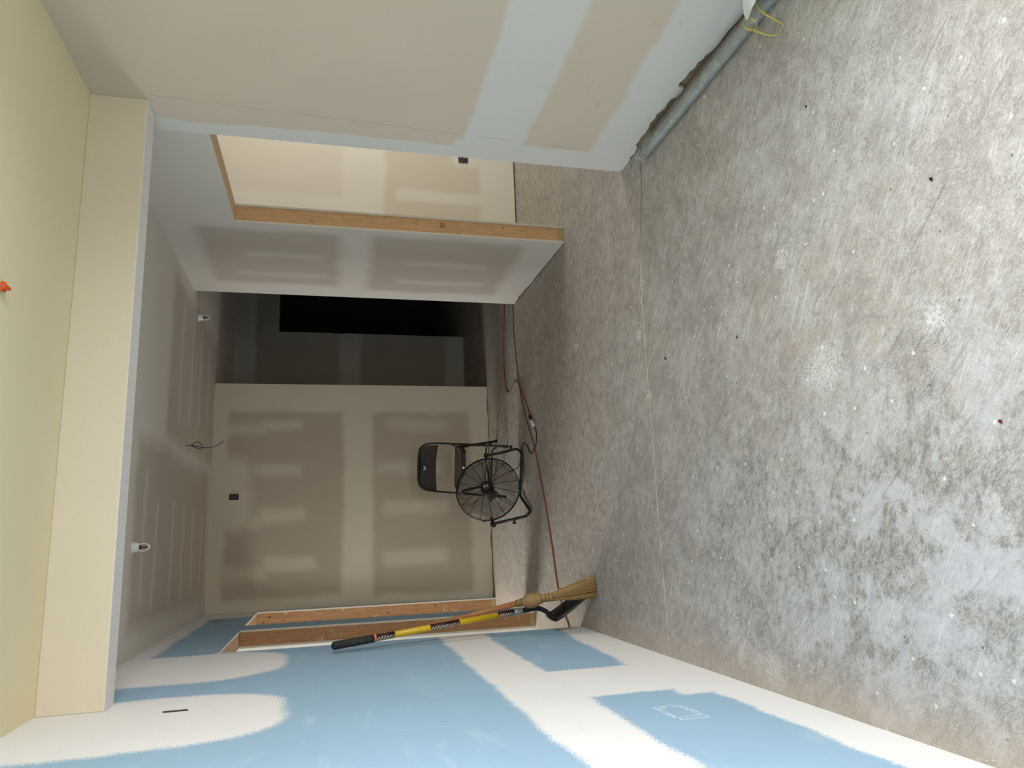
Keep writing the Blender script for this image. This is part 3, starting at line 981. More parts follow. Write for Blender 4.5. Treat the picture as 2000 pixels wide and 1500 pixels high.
for i in range(NS):
    bm.faces.new([top[i][0], bot[i][0], bot[i + 1][0], top[i + 1][0]])
    bm.faces.new([top[i][NQ], top[i + 1][NQ], bot[i + 1][NQ], bot[i][NQ]])
for j in range(NQ):
    bm.faces.new([top[0][j], top[0][j + 1], bot[0][j + 1], bot[0][j]])
    bm.faces.new([top[NS][j], bot[NS][j], bot[NS][j + 1], top[NS][j + 1]])
mesh_obj('blade', bm, M_STEEL, e, smooth=True)
M_WORN = worn('scraped_blade_edge', (0.16, 0.16, 0.16), (0.03, 0.03, 0.03), 0.35, 0.8, 60)
for q in (-1, 1):
    mesh_obj('blade_edge', tubem([blade_pt(i / NS, q, 0) for i in range(NS + 1)], .0022, 6), M_WORN, e, smooth=True)
mesh_obj('blade_edge', tubem([blade_pt(1, -1 + j / 9, 0) for j in range(19)], .0016, 6), M_WORN, e, smooth=True)

# ------------------------------------------------------------------ corn broom
e = thing('corn_broom', (-.31, 3.98, 0), 'straw corn broom with a bare wooden handle leaning beside the yellow shovel', 'broom')


def straw_material():
    mt, g, b = new_mat('broom_straw', 0.7, 0, (0.5, 0.36, 0.14), 0.3)
    uv = g.n('ShaderNodeTexCoord').outputs['UV']
    p = g.obj()
    n = g.noise(g.mapping(uv, scale=(40, 5, 1)), 1.0, 4, 0.6)
    c = g.mix(g.ramp(n, 0.3, 0.7), (0.52, 0.36, 0.155), (0.23, 0.14, 0.055))
    r_ = g.n('ShaderNodeNewGeometry').outputs['Random Per Island']
    c = g.mix(g.m('MULTIPLY', r_, 0.75), c, (0.30, 0.18, 0.07))
    c = g.mix(g.ramp(r_, 0.85, 0.9, 0, 0.6), c, (0.68, 0.55, 0.30))
    g.put(b.inputs['Base Color'], c)
    return mt


M_STRAW = straw_material()
M_HAND = wood_material('broom_handle_wood', (0.47, 0.22, 0.085), (0.33, 0.13, 0.045), 'Z', 0.05, 0.0)
M_HAND.node_tree.nodes['Principled BSDF'].inputs['Roughness'].default_value = 0.35
M_CORD = worn('dark_red_binding', (0.05, 0.022, 0.016), (0.10, 0.05, 0.03), 0.7)
BT = Vector((-.5455, 4.36, 1.12))
BN = Vector((-.392, 4.098, .435))
b0 = Vector((-.3905, 4.092, .425))
mesh_obj('handle', tubem([BT, BT + (BN - BT) * .03, BT + (BN - BT) * .6, BN], [0.006, 0.0115, 0.0135, 0.0165], 16), M_HAND, e, smooth=True)
bs = [Vector((-.391, 4.095, .432)), Vector((-.384, 4.080, .400)), Vector((-.379, 4.070, .372)), Vector((-.372, 4.055, .325)), Vector((-.366, 4.043, .288)), Vector((-.363, 4.035, .262)), Vector((-.359, 4.027, .232))]
bm = bmesh.new()
tube(bm, smooth_path(bs, 3), [0.0185, 0.0195, 0.021, 0.021, 0.025, 0.034, 0.040, 0.042, 0.041, 0.036, 0.031, 0.025, 0.022, 0.0225, 0.022, 0.022, 0.023, 0.0235, 0.024][:19], 22)
mesh_obj('stitched_head', bm, M_STRAW, e, smooth=True)
pa = smooth_path(bs, 3)
def at_len(path, frac):
    k = frac * (len(path) - 1)
    i = min(int(k), len(path) - 2)
    return path[i].lerp(path[i + 1], k - i), (path[i + 1] - path[i]).normalized()
for fr, r_ in ((.02, .0195), (.09, .021), (.15, .0225), (.62, .0265), (.75, .024), (.86, .0235), (.98, .025)):
    c_, d_ = at_len(pa, fr)
    q = d_.to_track_quat('Z', 'Y').to_matrix().to_4x4()
    bm = bmesh.new()
    ring = [Matrix.Translation(c_) @ q @ Vector((r_ * cos(a * pi / 10), r_ * sin(a * pi / 10), 0)) for a in range(20)]
    tube(bm, ring, 0.0016 if fr < .6 else 0.0013, 6, closed=True)
    mesh_obj('binding', bm, M_CORD, e, smooth=True)
# bristles: a flared bundle resting on the floor
rb = random.Random(11)
bm = bmesh.new()
nk = Vector((-.359, 4.027, .235))
# core body so the bundle is dense
ctr0 = Vector((-.312, 3.985, .0))
for i in range(430):
    a = rb.uniform(0, 2 * pi)
    r_ = math.sqrt(rb.random())
    if rb.random() < .45: r_ = rb.uniform(.85, 1.0)
    s0 = nk + Vector((cos(a) * .021 * r_, sin(a) * .021 * r_, rb.uniform(-.004, .012)))
    ex, ey = 0.062, 0.052
    endc = Vector((-.313 + cos(a) * ex * r_, 3.985 + sin(a) * ey * r_, max(.0015, rb.uniform(0.0, .016))))
    mid = s0.lerp(endc, .5) + Vector((cos(a) * .004, sin(a) * .004, 0)) + Vector((rb.gauss(0, .0016), rb.gauss(0, .0016), 0))
    j = Vector((rb.gauss(0, .003), rb.gauss(0, .003), 0))
    tube(bm, [s0, s0.lerp(mid, .5), mid, mid.lerp(endc, .5), endc + j], [.0017, .0017, .0016, .0014, .0008], 4)
bmesh.ops.delete(bm, geom=[], context='VERTS')
o = mesh_obj('bristles', bm, M_STRAW, e, smooth=False)
o['kind'] = 'stuff'

# ------------------------------------------------------------------ cords
def cord(name, pts, r, mat, parent=None, sub=5, **k):
    return mesh_obj(name, tubem(smooth_path(pts, sub), r, 8), mat, parent, smooth=True)


CR = 0.0045
o = cord('extension_cord', [(2.5, 5.50, CR), (2.1, 5.52, CR), (1.838, 5.516, CR), (1.656, 5.528, CR), (1.430, 5.495, CR), (1.227, 5.444, CR), (1.024, 5.364, CR), (.865, 5.267, CR), (.710, 5.145, CR),
                            (.584, 5.054, CR), (.370, 4.942, CR), (.168, 4.849, CR), (-.006, 4.781, CR), (-.158, 4.725, CR), (-.289, 4.69, CR), (-.362, 4.657, CR), (-.45, 4.60, CR), (-.532, 4.526, CR), (-.60, 4.46, CR), (-.9, 4.3, CR)], CR, M_RED)
tag(o, 'red extension cord running across the whole concrete floor into the nearer left doorway', 'cord')
e = thing('extension_cord', (1.0, 5.4, 0), 'second red cord looping out of the passage and ending in a dark socket', 'cord')
cord('cable', [(2.5, 5.80, CR), (2.2, 5.80, CR), (1.933, 5.811, CR), (1.752, 5.858, CR), (1.575, 5.885, CR), (1.372, 5.897, CR), (1.22, 5.85, CR), (1.167, 5.798, CR), (1.165, 5.72, CR), (1.20, 5.60, CR), (1.195, 5.50, .008), (1.165, 5.425, .0145), (1.13, 5.385, .008),
                (1.092, 5.352, CR), (.982, 5.252, CR), (.90, 5.178, CR), (.862, 5.150, .007)], CR, M_RED, e)
s0, s1 = Vector((.862, 5.150, .009)), Vector((.812, 5.085, .012))
mesh_obj('socket', tubem([s0, s0.lerp(s1, .15), s0.lerp(s1, .3), s1], [.006, .011, .012, .012], 12), M_BLACK, e, smooth=True)

# ------------------------------------------------------------------ folding chair
CHX, CHY, CHR = 0.560, 6.115, radians(-16.9)
e = thing('folding_chair', (CHX, CHY, 0), 'dark brown metal folding chair standing against the rear wall behind the fan', 'chair', CHR)
MC = Matrix.Translation((CHX, CHY, 0)) @ Matrix.Rotation(CHR, 4, 'Z')
def C(x, y, z): return MC @ Vector((x, y, z))
hw = 0.215
SLOPE = (0.135 + .165) / 0.73
def back_y(z): return -0.175 + z * 0.37
# hoop: front legs rising into the curved back
hoop = []
for s in (-1, 1):
    col_ = [(s * hw, back_y(0.0), 0.0), (s * (hw), back_y(.2), .2), (s * (hw - .003), back_y(.45), .45), (s * (hw - .008), back_y(.60), .60), (s * (hw - .018), back_y(.657), .657), (s * (hw - .05), back_y(.700), .700), (s * (hw - .10), back_y(.715), .715)]
    hoop.append(col_)
path = [C(*p) for p in hoop[0]] + [C(0, back_y(.718), .718)] + [C(*p) for p in hoop[1][::-1]]
mesh_obj('frame', tubem(smooth_path(path, 4), 0.0115, 10), M_CHAIR, e, smooth=True)
# curved back panel
bm = bmesh.new()
def panel(z, xs, off, th):
    return [C(x, back_y(z) + off + 0.022 * (1 - (x / hw) ** 2), z) for x in xs]
rows = []
zs = [.562, .585, .61, .64, .672, .694, .709, .718]
for z in zs:
    if z < .64: w_ = hw - .004
    else: w_ = (hw - .012) * math.sqrt(max(0.12, 1 - ((z - .62) / .108) ** 3))
    if z == .562: dz = lambda x: 0.012 * (1 - (x / hw) ** 2)
    else: dz = lambda x: 0
    rows.append([[bm.verts.new(C(x * w_, back_y(z) + .016 * (1 - x * x) + f, z + dz(x * w_))) for x in [k / 8 - 1 for k in range(17)]] for f in (-.001, .001)])
for a, b_ in zip(rows, rows[1:]):
    for s in (0, 1):
        for k in range(16):
            bm.faces.new([a[s][k], a[s][k + 1], b_[s][k + 1], b_[s][k]])
for k in range(16):
    bm.faces.new([rows[0][0][k], rows[0][0][k + 1], rows[0][1][k + 1], rows[0][1][k]])
    bm.faces.new([rows[-1][0][k], rows[-1][0][k + 1], rows[-1][1][k + 1], rows[-1][1][k]])
backp = mesh_obj('backrest', bm, M_CHAIR, e, smooth=True)
# white curved mark and little red dash on the back panel
bm = bmesh.new()
arc = [C(-.013 + .013 * cos(a), back_y(.675) + .010, .672 + .013 * sin(a)) for a in [radians(x) for x in range(-200, 20, 18)]]
fwd = (MC.to_3x3() @ Vector((0, -1, .3))).normalized()
ribbon(bm, arc, 0.006, 0.003, fwd)
mesh_obj('white_mark', bm, M_WHITE, backp)
bm = bmesh.new()
ribbon(bm, [C(-.052, back_y(.68) + .009, .676), C(-.050, back_y(.68) + .009, .668)], 0.003, 0.003, fwd)
mesh_obj('red_mark', bm, worn('red_ink', (0.3, 0.03, 0.02), (0.2, 0.02, 0.02), 0.6), backp)
# seat pan
bm = bmesh.new()
SZ = 0.405
prof = []
sx_, sy0, sy1, cr = hw - .018, -.235, .165, .05
def rrect(x0, x1, y0, y1, r, seg=5):
    out = []
    for cx, cy, a0 in ((x1 - r, y1 - r, 0), (x0 + r, y1 - r, 90), (x0 + r, y0 + r, 180), (x1 - r, y0 + r, 270)):
        for k in range(seg + 1):
            a = radians(a0 + 90 * k / seg)
            out.append((cx + r * cos(a), cy + r * sin(a)))
    return out
def seat_z(y): return SZ - .012 + (0.165 - y) * 0.03
loops_ = []
for ins, dz in ((0, -.036), (0.0, -.006), (.004, -.001), (.012, 0), (.05, -.005), (.12, -.008)):
    loops_.append([bm.verts.new(C(x, y, seat_z(y) + dz)) for x, y in rrect(-sx_ + ins, sx_ - ins, sy0 + ins, sy1 - ins, max(.01, cr - ins * .5))])
for a, b_ in zip(loops_, loops_[1:]):
    n_ = len(a)
    for k in range(n_): bm.faces.new([a[k], a[(k + 1) % n_], b_[(k + 1) % n_], b_[k]])
bm.faces.new(loops_[-1])
seat = mesh_obj('seat', bm, M_CHAIR, e, smooth=True)
bm = bmesh.new()
lathe(bm, [(0, -.001), (.010, -.001), (.0105, .002), (.006, .003), (0, .003)], MC @ Matrix.Translation((.055, sy0 - .0012, seat_z(sy0) - .018)) @ Matrix.Rotation(radians(90), 4, 'X'), 14)
mesh_obj('white_mark', bm, M_WHITE, seat)
# rear legs, stretchers, feet
for s in (-1, 1):
    mesh_obj('rear_leg', tubem([C(s * (hw - .022), -.09, .415), C(s * (hw - .022), .05, .27), C(s * (hw - .020), .235, .0)], .0105, 10), M_CHAIR, e, smooth=True)
    mesh_obj('side_bar', tubem([C(s * (hw - .011), back_y(.46), .46), C(s * (hw - .013), -.07, .405)], .006, 6), M_CHAIR, e)
    for (fx, fy) in ((s * hw, back_y(0)), (s * (hw - .020), .235)):
        bm = bmesh.new()
        lathe(bm, [(0, 0), (.0145, 0), (.0145, .016), (.012, .02), (0, .02)], MC @ Matrix.Translation((fx, fy, 0)), 12)
        mesh_obj('foot_cap', bm, M_RUBBER, e, smooth=True)
for z, fy, w_ in ((.125, back_y(.125), hw - .004), (.115, .155, hw - .024)):
    mesh_obj('stretcher', tubem(round_corners([C(-w_, fy + .002, z - .05), C(-w_ + .03, fy, z), C(w_ - .03, fy, z), C(w_, fy + .002, z - .05)], .02), .007, 8), M_CHAIR, e, smooth=True)

# ------------------------------------------------------------------ floor fan
FC = Vector((.338, 5.47, .276))
TILT, YAWF = radians(23), radians(15)
fdir = Vector((sin(YAWF) * cos(TILT), -cos(YAWF) * cos(TILT), sin(TILT)))
fx = Vector((cos(YAWF), sin(YAWF), 0))
fy = fdir.cross(fx).normalized()
FM = Matrix.Identity(4)
for i, v in enumerate((fx, fy, fdir)):
    FM[0][i], FM[1][i], FM[2][i] = v.x, v.y, v.z
FM[0][3], FM[1][3], FM[2][3] = FC
e = thing('floor_fan', (.36, 5.42, 0), 'black wire-caged floor fan on a bent tube stand in front of the chair', 'fan')
RF, DF = 0.246, 0.074
def Lp(x, y, z): return FM @ Vector((x, y, z))
def ring_pts(r, z, n=40): return [Lp(r * cos(2 * pi * k / n), r * sin(2 * pi * k / n), z) for k in range(n)]
def dome(r, sgn):      # grille depth at radius r
    t_ = min(1, r / RF)
    return sgn * (DF - 0.052 * t_ ** 3.2 * 1.0 - 0.0)
for sgn, nm in ((1, 'front_grille'), (-1, 'rear_grille')):
    bm = bmesh.new()
    nr_ = 24
    for k in range(nr_):
        r_ = 0.048 + (RF - .006 - 0.048) * (k + .5) / nr_
        tube(bm, ring_pts(r_, dome(r_, sgn), 44), 0.0012, 4, closed=True)
    nsp = 16 if sgn > 0 else 10
    for k in range(nsp):
        a = 2 * pi * (k + .2 * (sgn < 0)) / nsp + .1
        tube(bm, [Lp(r_ * cos(a), r_ * sin(a), dome(r_, sgn) - sgn * .002) for r_ in (.035, .08, .13, .17, .20, .23, RF - .003)] + [Lp(RF * cos(a), RF * sin(a), sgn * .012)], 0.0022, 5)
    tube(bm, ring_pts(.043, dome(.043, sgn) - .001, 24), 0.0025, 5, closed=True)
    mesh_obj(nm, bm, M_WIRE, e, smooth=True)
bm = bmesh.new()
tube(bm, ring_pts(RF, 0.010, 64), 0.0042, 8, closed=True)
tube(bm, ring_pts(RF, -0.010, 64), 0.0042, 8, closed=True)
mesh_obj('cage_rim', bm, M_FRAME, e, smooth=True)
# rim clips
for a in (radians(75), radians(-105), radians(168)):
    bm = bmesh.new()
    c_ = Vector((cos(a), sin(a), 0))
    M_ = FM @ Matrix.Rotation(a, 4, 'Z') @ Matrix.Translation((RF + .004, 0, 0))
    for v in box(bm, -.006, .006, -.012, .012, -.018, .018): v.co = M_ @ v.co
    mesh_obj('rim_clip', bm, M_BLACK, e)
# hub badge, motor, blades
bm = bmesh.new()
lathe(bm, [(0, DF + .014), (.020, DF + .014), (.034, DF + .008), (.040, DF - .001), (.040, DF - .008), (.030, DF - .008)], FM, 28)
hub = mesh_obj('hub_cap', bm, M_BLACK, e, smooth=True)
bm = bmesh.new()
arc = [Lp(.004 + .009 * cos(a), -.004 + .013 * sin(a), DF + .0152) for a in [radians(x) for x in range(50, 320, 18)]]
ribbon(bm, arc, .0045, .001, fdir)
ribbon(bm, [Lp(-.008, .004, DF + .0152), Lp(-.006, .018, DF + .0150)], .006, .001, fdir)
mesh_obj('emblem', bm, worn('silver_print', (0.6, 0.6, 0.6), (0.4, 0.4, 0.4), 0.5), hub)
bm = bmesh.new()
lathe(bm, [(0, DF - .012), (.018, DF - .012), (.024, .03), (.05, .022), (.052, -.005), (.055, -.03), (.055, -.115), (.045, -.13), (0, -.132)], FM, 28)
mesh_obj('motor', bm, M_BLACK, e, smooth=True)
for k in range(3):
    bm = bmesh.new()
    a0 = 2 * pi * k / 3 + .55
    grid = []
    for i in range(9):
        rr_ = .045 + (.222 - .045) * i / 8
        span = radians(34 + 62 * (i / 8) ** .8)
        row = []
        for j in range(11):
            q = j / 10
            a = a0 + (q - .5) * span + .25 * (i / 8)
            row.append((rr_ * cos(a), rr_ * sin(a), .012 + (q - .5) * .052 * (1 - .25 * i / 8)))
        grid.append(row)
    for off in (0,):
        vv = [[bm.verts.new(Lp(*p)) for p in r_] for r_ in grid]
        v2 = [[bm.verts.new(Lp(p[0], p[1], p[2] - .0015)) for p in r_] for r_ in grid]
    for i in range(8):
        for j in range(10):
            bm.faces.new([vv[i][j], vv[i + 1][j], vv[i + 1][j + 1], vv[i][j + 1]])
            bm.faces.new([v2[i][j], v2[i][j + 1], v2[i + 1][j + 1], v2[i + 1][j]])
        bm.faces.new([vv[i][0], v2[i][0], v2[i + 1][0], vv[i + 1][0]])
        bm.faces.new([vv[i][10], vv[i + 1][10], v2[i + 1][10], v2[i][10]])
    for j in range(10):
        bm.faces.new([vv[0][j], vv[0][j + 1], v2[0][j + 1], v2[0][j]])
        bm.faces.new([vv[8][j], v2[8][j], v2[8][j + 1], vv[8][j + 1]])
    mesh_obj('fan_blade', bm, M_BLADE, e, smooth=True)
# motor bracket across the back of the cage
bm = bmesh.new()
tube(bm, [Lp(-RF, 0, -.012), Lp(-.16, 0, -.075), Lp(-.05, 0, -.09)], .006, 8)
tube(bm, [Lp(RF, 0, -.012), Lp(.16, 0, -.075), Lp(.05, 0, -.09)], .006, 8)
mesh_obj('motor_bracket', bm, M_FRAME, e, smooth=True)
# stand
PL = Lp(-RF - .034, -.016, 0)
PRr = Lp(RF + .022, -.012, 0)
TR = 0.0112
st_pts = [PL + Vector((0, 0, .02)), PL + Vector((.02, -.02, -.09)), Vector((.118, 5.215, .045)), Vector((.152, 5.222, TR)), Vector((.275, 5.46, TR + .008)), Vector((.300, 5.475, TR + .008)),
          Vector((.575, 5.385, TR + .004)), Vector((.622, 5.425, TR)), Vector((.655, 5.53, .022)), PRr + Vector((.025, -.02, -.12)), PRr + Vector((0, 0, .02))]
mesh_obj('stand', tubem(round_corners(st_pts, .032, 6), TR, 12), M_FRAME, e, smooth=True)
for s, Pv in ((-1, PL), (1, PRr)):
    bm = bmesh.new()
    M_ = Matrix.Translation(Pv) @ FM.to_3x3().to_4x4() @ Matrix.Rotation(radians(90) * s, 4, 'Y')
    lathe(bm, [(0, -.030), (.009, -.030), (.009, .0), (.020, .002), (.021, .018), (.012, .024), (0, .024)], M_, 14)
    kb = mesh_obj('pivot_knob', bm, M_BLACK, e, smooth=True)
for base_, sg in ((st_pts[1].lerp(st_pts[2], .42), -1), (st_pts[8].lerp(st_pts[9], .35), 1)):
    bm = bmesh.new()
    for k in range(4):
        a = k * pi / 2 + .4
        tube(bm, [base_ + fx * .030 * sg, base_ + fx * .030 * sg + Vector((0, cos(a), sin(a))) * .017], .0055, 8)
    tube(bm, [base_, base_ + fx * .036 * sg], .009, 10)
    mesh_obj('clamp_knob', bm, M_BLACK, e, smooth=True)
# power cord with white plug
pc = smooth_path([FC - fdir * .10 + Vector((.03, 0, -.03)), Vector((.46, 5.60, .12)), Vector((.50, 5.56, .02)), Vector((.53, 5.50, .006)), Vector((.60, 5.455, .006)), Vector((.668, 5.40, .006)),
                  Vector((.672, 5.345, .005)), Vector((.655, 5.285, .005)), Vector((.626, 5.235, .005)), Vector((.594, 5.207, .005)), Vector((.574, 5.16, .005)), Vector((.577, 5.115, .006)), Vector((.596, 5.055, .012)),
                  Vector((.640, 5.010, .006)), Vector((.700, 5.000, .005)), Vector((.745, 5.020, .006)), Vector((.772, 5.045, .010))], 5)
pcb = mesh_obj('power_cord', tubem(pc, .0040, 8), M_CORDBLK, e, smooth=True)
a_, b_ = Vector((.758, 5.028, .011)), Vector((.813, 5.086, .013))
mesh_obj('plug', tubem([a_, a_.lerp(b_, .15), a_.lerp(b_, .5), b_], [.006, .011, .012, .011], 10), M_WHITE, pcb, smooth=True)
bm = tubem(smooth_path([(.36, 5.42, .012), (.42, 5.39, .006), (.50, 5.365, .006), (.56, 5.35, .03), (.585, 5.37, .026)], 5), .0028, 6)
mesh_obj('loose_cord', bm, M_CORDBLK, e, smooth=True)

# ------------------------------------------------------------------ electrical boxes
M_BOXIN = worn('dark_box_inside', (0.010, 0.010, 0.012), (0.03, 0.03, 0.035), 0.6)
M_COPPER = worn('grey_wire_insulation', (0.22, 0.21, 0.22), (0.12, 0.12, 0.14), 0.5)


def wall_box(x0, x1, z0, z1, yf, label, name='electrical_box'):
    e = thing(name, ((x0 + x1) / 2, yf, z0), label, 'electrical box')
    bm = bmesh.new()
    d = .0022
    w_ = .003
    # shallow open box standing just proud of the board
    box(bm, x0, x1, yf - d, yf - .0002, z0, z1)
    mesh_obj('back_plate', bm, M_BOXIN, e)
    bm = bmesh.new()
    for a, b_, c_, dd_ in ((x0 - w_, x0, z0 - w_, z1 + w_), (x1, x1 + w_, z0 - w_, z1 + w_), (x0, x1, z0 - w_, z0), (x0, x1, z1, z1 + w_)):
        box(bm, a, b_, yf - .004, yf - .0002, c_, dd_)
    mesh_obj('rim', bm, M_EDGE, e)
    cx, cz = (x0 + x1) / 2, (z0 + z1) / 2
    for s in (-1, 1):
        bm = tubem(smooth_path([(cx + s * .016, yf - .004, cz - .026), (cx + s * .004, yf - .010, cz - .004), (cx + s * .016, yf - .008, cz + .018), (cx - s * .006, yf - .004, cz + .026)], 4), .002, 6)
        mesh_obj('wire', bm, M_COPPER, e, smooth=True)
    return e


wall_box(.364, .418, 2.208, 2.286, YB, 'black open electrical box high on the rear wall')
wall_box(2.972, 3.026, .394, .474, YS, 'black open electrical box low on the bright wall beyond the doorway')

# slots cut in the blue wall
M_SLOT = worn('broken_gypsum_slot', (0.20, 0.16, 0.14), (0.05, 0.035, 0.03), 0.9, 0, 120)
def jag_plate(bm, yc, zc, hy, hz, x, tilt, seed, th=.0016):
    rj = random.Random(seed)
    pts_ = []
    n_ = 12
    for k in range(n_): pts_.append((-1 + 2 * k / n_, -1 + rj.uniform(-.2, .25)))
    for k in range(n_): pts_.append((1 - 2 * k / n_, 1 + rj.uniform(-.25, .2)))
    prism(bm, [(yc + p[1] * hy + p[0] * hz * tilt, zc + p[0] * hz) for p in pts_], 'X', x, x + th)
e = thing('wall_slot', (XL, 2.885, 1.93), 'ragged dark slot cut high in the blue wall near the beam', 'slot')
bm = bmesh.new(); jag_plate(bm, 2.883, 1.972, .012, .044, XL + .0002, .0, 4)
mesh_obj('cavity', bm, M_SLOT, e)
bm = bmesh.new(); jag_plate(bm, 2.874, 1.972, .0035, .040, XL + .0014, .0, 9)
mesh_obj('gap_shade_plate', bm, worn('slot_shade', (0.02, 0.015, 0.012), (0.05, 0.04, 0.03), 0.9), e)  # shade inside the cut, put in as a dark plate on the board
bm = bmesh.new(); jag_plate(bm, 5.99, 2.243, .010, .044, XL + .0002, -.2, 5)
tag(mesh_obj('wall_slot', bm, M_SLOT), 'thin dark slit in the blue wall above the farther left doorway', 'slot')

# ------------------------------------------------------------------ ceiling fittings
M_SPR = worn('white_sprinkler_plastic', (0.80, 0.79, 0.76), (0.62, 0.61, 0.58), 0.5)
def sprinkler(x, y, label, rz):
    e = thing('sprinkler_head', (x, y, H), label, 'sprinkler', 0, 'fire sprinklers on the rear ceiling')
    M_ = Matrix.Translation((x, y, H)) @ Matrix.Rotation(rz, 4, 'Z')
    bm = bmesh.new()
    lathe(bm, [(0, 0), (.030, 0), (.031, -.004), (.025, -.008), (.024, -.030), (.021, -.034), (0, -.034)], M_, 24)
    mesh_obj('escutcheon', bm, M_SPR, e, smooth=True)
    for s in (-1, 1):
        bm = tubem(smooth_path([M_ @ Vector((s * .011, 0, -.033)), M_ @ Vector((s * .019, 0, -.045)), M_ @ Vector((s * .019, 0, -.060)), M_ @ Vector((s * .010, 0, -.074)), M_ @ Vector((0, 0, -.078))], 4), .0035, 8)
        mesh_obj('frame_arm', bm, M_SPR, e, smooth=True)
    mesh_obj('bulb', tubem([M_ @ Vector((0, 0, -.036)), M_ @ Vector((0, 0, -.042)), M_ @ Vector((0, 0, -.044)), M_ @ Vector((0, 0, -.072))], [.012, .012, .0035, .003], 10), M_CORD, e, smooth=True)
    bm = bmesh.new()
    lathe(bm, [(0, -.078), (.014, -.078), (.014, -.081), (.008, -.084), (0, -.084)], M_, 18)
    mesh_obj('deflector', bm, M_SPR, e, smooth=True)
sprinkler(0.0, 4.15, 'white sprinkler head on the ceiling just behind the beam', .35)
sprinkler(1.694, 5.66, 'white sprinkler head on the ceiling beside the dark passage', .2)

M_BLUEW = worn('blue_wire_insulation', (0.012, 0.035, 0.075), (0.02, 0.05, 0.10), 0.4)
wp = smooth_path([(.680, 5.40, 2.445), (.683, 5.40, 2.42), (.687, 5.40, 2.398), (.700, 5.398, 2.378), (.710, 5.40, 2.362), (.700, 5.404, 2.342), (.684, 5.404, 2.330), (.668, 5.401, 2.329), (.660, 5.397, 2.336), (.664, 5.395, 2.36), (.676, 5.396, 2.390),
                  (.681, 5.393, 2.395), (.676, 5.391, 2.36), (.668, 5.392, 2.33), (.666, 5.395, 2.30), (.668, 5.40, 2.277), (.674, 5.40, 2.25), (.686, 5.40, 2.227), (.700, 5.40, 2.205), (.716, 5.40, 2.188)], 5)
tag(mesh_obj('hanging_wire', tubem(wp, .0028, 8), M_BLUEW, smooth=True), 'dark blue electrical wire tied in a loop hanging from the rear ceiling', 'wire')

e = thing('wire_nut', (.787, 2.372, H), 'orange wire connector on the cream ceiling at the picture edge', 'connector')
bm = bmesh.new()
M_ = Matrix.Translation((.787, 2.378, H - .012)) @ Matrix.Rotation(radians(70), 4, 'X')
lathe(bm, [(0, -.022), (.006, -.022), (.0075, -.012), (.011, .0), (.0125, .010), (.010, .010), (0, .008)], M_, 9)
mesh_obj('cap', bm, worn('orange_plastic', (0.80, 0.12, 0.015), (0.55, 0.07, 0.01), 0.35), e)
bm = bmesh.new()
for s in (-1, 1):
    for v in box(bm, s * .012 - .003, s * .012 + .003, -.0015, .0015, -.008, .010): v.co = M_ @ v.co
mesh_obj('wing', bm, worn('orange_plastic_dark', (0.62, 0.07, 0.01), (0.5, 0.05, 0.01), 0.35), e)
mesh_obj('wire_stub', tubem([(.787, 2.372, H + .0), (.787, 2.372, H - .012)], .003, 6), M_COPPER, e)

# ------------------------------------------------------------------ bits on the floor
def lump(name, x, y, r, h, seed, mat, label, cat, stretch=1.0, rz=0.0):
    rl = random.Random(seed)
    bm = bmesh.new()
    bmesh.ops.create_icosphere(bm, subdivisions=2, radius=1)
    off = Vector((rl.random() * 9, rl.random() * 9, 0))
    for v in bm.verts:
        k = 1 + .45 * mnoise.noise(v.co * 1.7 + off)
        q = Matrix.Rotation(rz, 3, 'Z') @ Vector((v.co.x * r * k * stretch, v.co.y * r * k, 0))
        v.co = Vector((x + q.x, y + q.y, max(0.0, (v.co.z * .5 + .5) * h * k)))
    return tag(mesh_obj(name, bm, mat, M=Matrix.Translation((x, y, 0))), label, cat)


M_CHAR = worn('charred_bit', (0.012, 0.011, 0.010), (0.03, 0.028, 0.025), 0.8)
M_LEAF = worn('dark_leaf', (0.07, 0.035, 0.025), (0.03, 0.02, 0.015), 0.8)
M_CHIP = worn('plaster_chip', (0.62, 0.59, 0.53), (0.4, 0.37, 0.33), 0.9, 0, 90)
lump('pebble', .836, 1.361, .0042, .005, 1, M_CHAR, 'small black pebble on the bright concrete, the largest dark speck', 'debris', 1.4, .6)
lump('leaf_scrap', .205, 1.289, .0038, .003, 2, worn('red_brown_leaf', (0.12, 0.02, 0.015), (0.05, 0.02, 0.015), 0.8), 'tiny dark red scrap on the concrete close to the camera', 'debris', 1.5, 1.0)
lump('pebble', 1.302, 1.774, .0035, .004, 3, M_CHAR, 'small black crumb on the floor between the pipe and the bright concrete', 'debris', 1.2)
lump('leaf_scrap', .745, 2.888, .006, .003, 4, M_LEAF, 'curled dark leaf scrap on the floor just before the saw joint', 'debris', 1.8, .9)
lump('leaf_scrap', .683, 2.301, .005, .003, 5, M_LEAF, 'dark brown scrap on the middle of the grey concrete floor', 'debris', 1.6, .3)
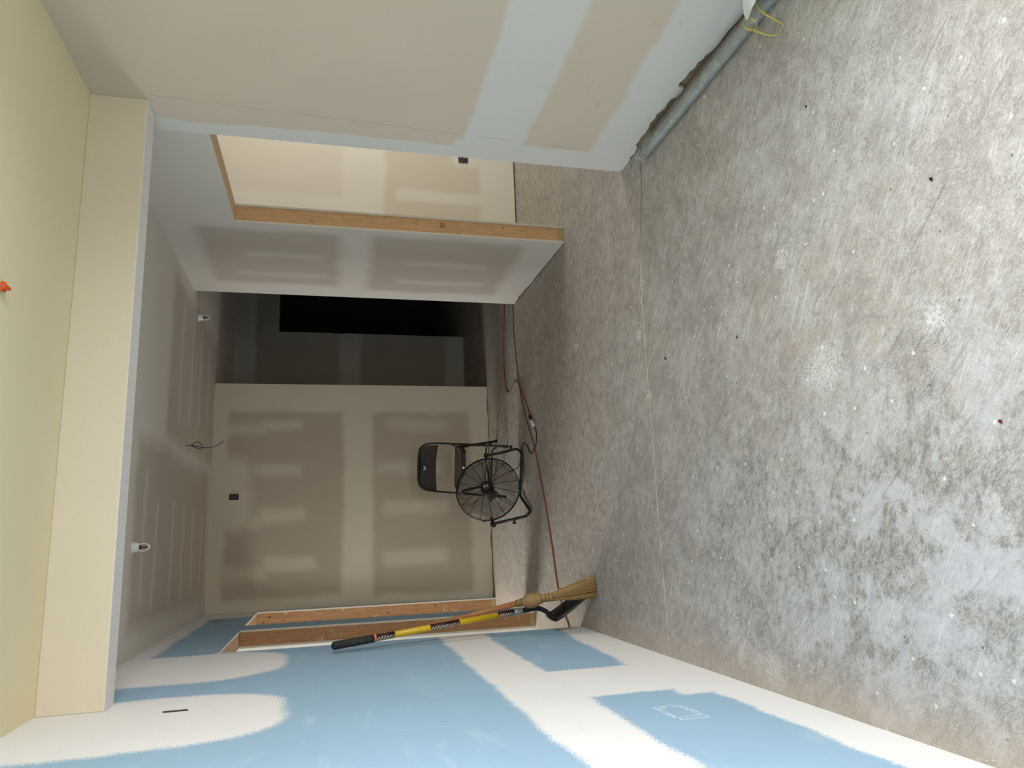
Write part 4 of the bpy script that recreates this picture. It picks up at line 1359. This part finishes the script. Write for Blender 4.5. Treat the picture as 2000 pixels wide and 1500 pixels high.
lump('plaster_chip', 1.262, 1.745, .006, .003, 6, M_CHIP, 'white plaster chip beside the small black crumb', 'debris', 1.5, .4)
lump('plaster_chip', 1.712, 2.350, .009, .006, 7, M_CHIP, 'pale plaster flake against the middle of the grey pipe', 'debris', 2.0, 1.1)
lump('plaster_chip', 1.714, 2.560, .006, .004, 8, M_CHIP, 'thin pale flake beside the pipe towards its free end', 'debris', 2.0, .4)
lump('plaster_chip', .867, 1.86, .006, .003, 9, M_CHIP, 'white plaster chip near the round white patch of dried compound', 'debris', 1.6, 1.3)
for (cx, cy, lab, sd) in ((1.20, 1.48, 'fine white chip at the right of the bright concrete', 31),):
    lump('plaster_chip', cx, cy, .004, .002, sd, M_CHIP, lab, 'debris', 1.4)
# crumbled compound at the foot of the walls
rc = random.Random(21)
def crumbs(name, line, n, label, rmin=.002, rmax=.006):
    bm = bmesh.new()
    for _ in range(n):
        t_ = rc.random()
        a, b_ = line
        x, y = a[0] + (b_[0] - a[0]) * t_ + rc.uniform(-.006, .006), a[1] + (b_[1] - a[1]) * t_ + rc.uniform(-.006, .006)
        r_ = rc.uniform(rmin, rmax)
        vs = bmesh.ops.create_icosphere(bm, subdivisions=1, radius=r_)['verts']
        for v in vs: v.co = Vector((v.co.x * rc.uniform(.7, 1.4) + x, v.co.y + y, max(0, v.co.z * .6 + r_ * .5)))
    o = mesh_obj(name, bm, M_CHIP)
    o['kind'] = 'stuff'
    return tag(o, label, 'debris')
crumbs('plaster_crumbs', ((XL + .012, 1.2), (XL + .012, 4.2)), 60, 'plaster crumbs scattered along the foot of the blue wall', .0008, .0028)
crumbs('plaster_crumbs', ((XR - .012, 4.75), (XR - .012, 5.4)), 26, 'plaster crumbs at the foot of the grey partition', .002, .006)
crumbs('plaster_crumbs', ((1.80, 2.98), (XR - .02, 3.2)), 14, 'plaster crumbs at the broken corner of the right wall', .002, .005)
crumbs('plaster_crumbs', ((XL + .05, YB - .012), (XB, YB - .012)), 50, 'plaster crumbs along the foot of the rear wall', .001, .003)
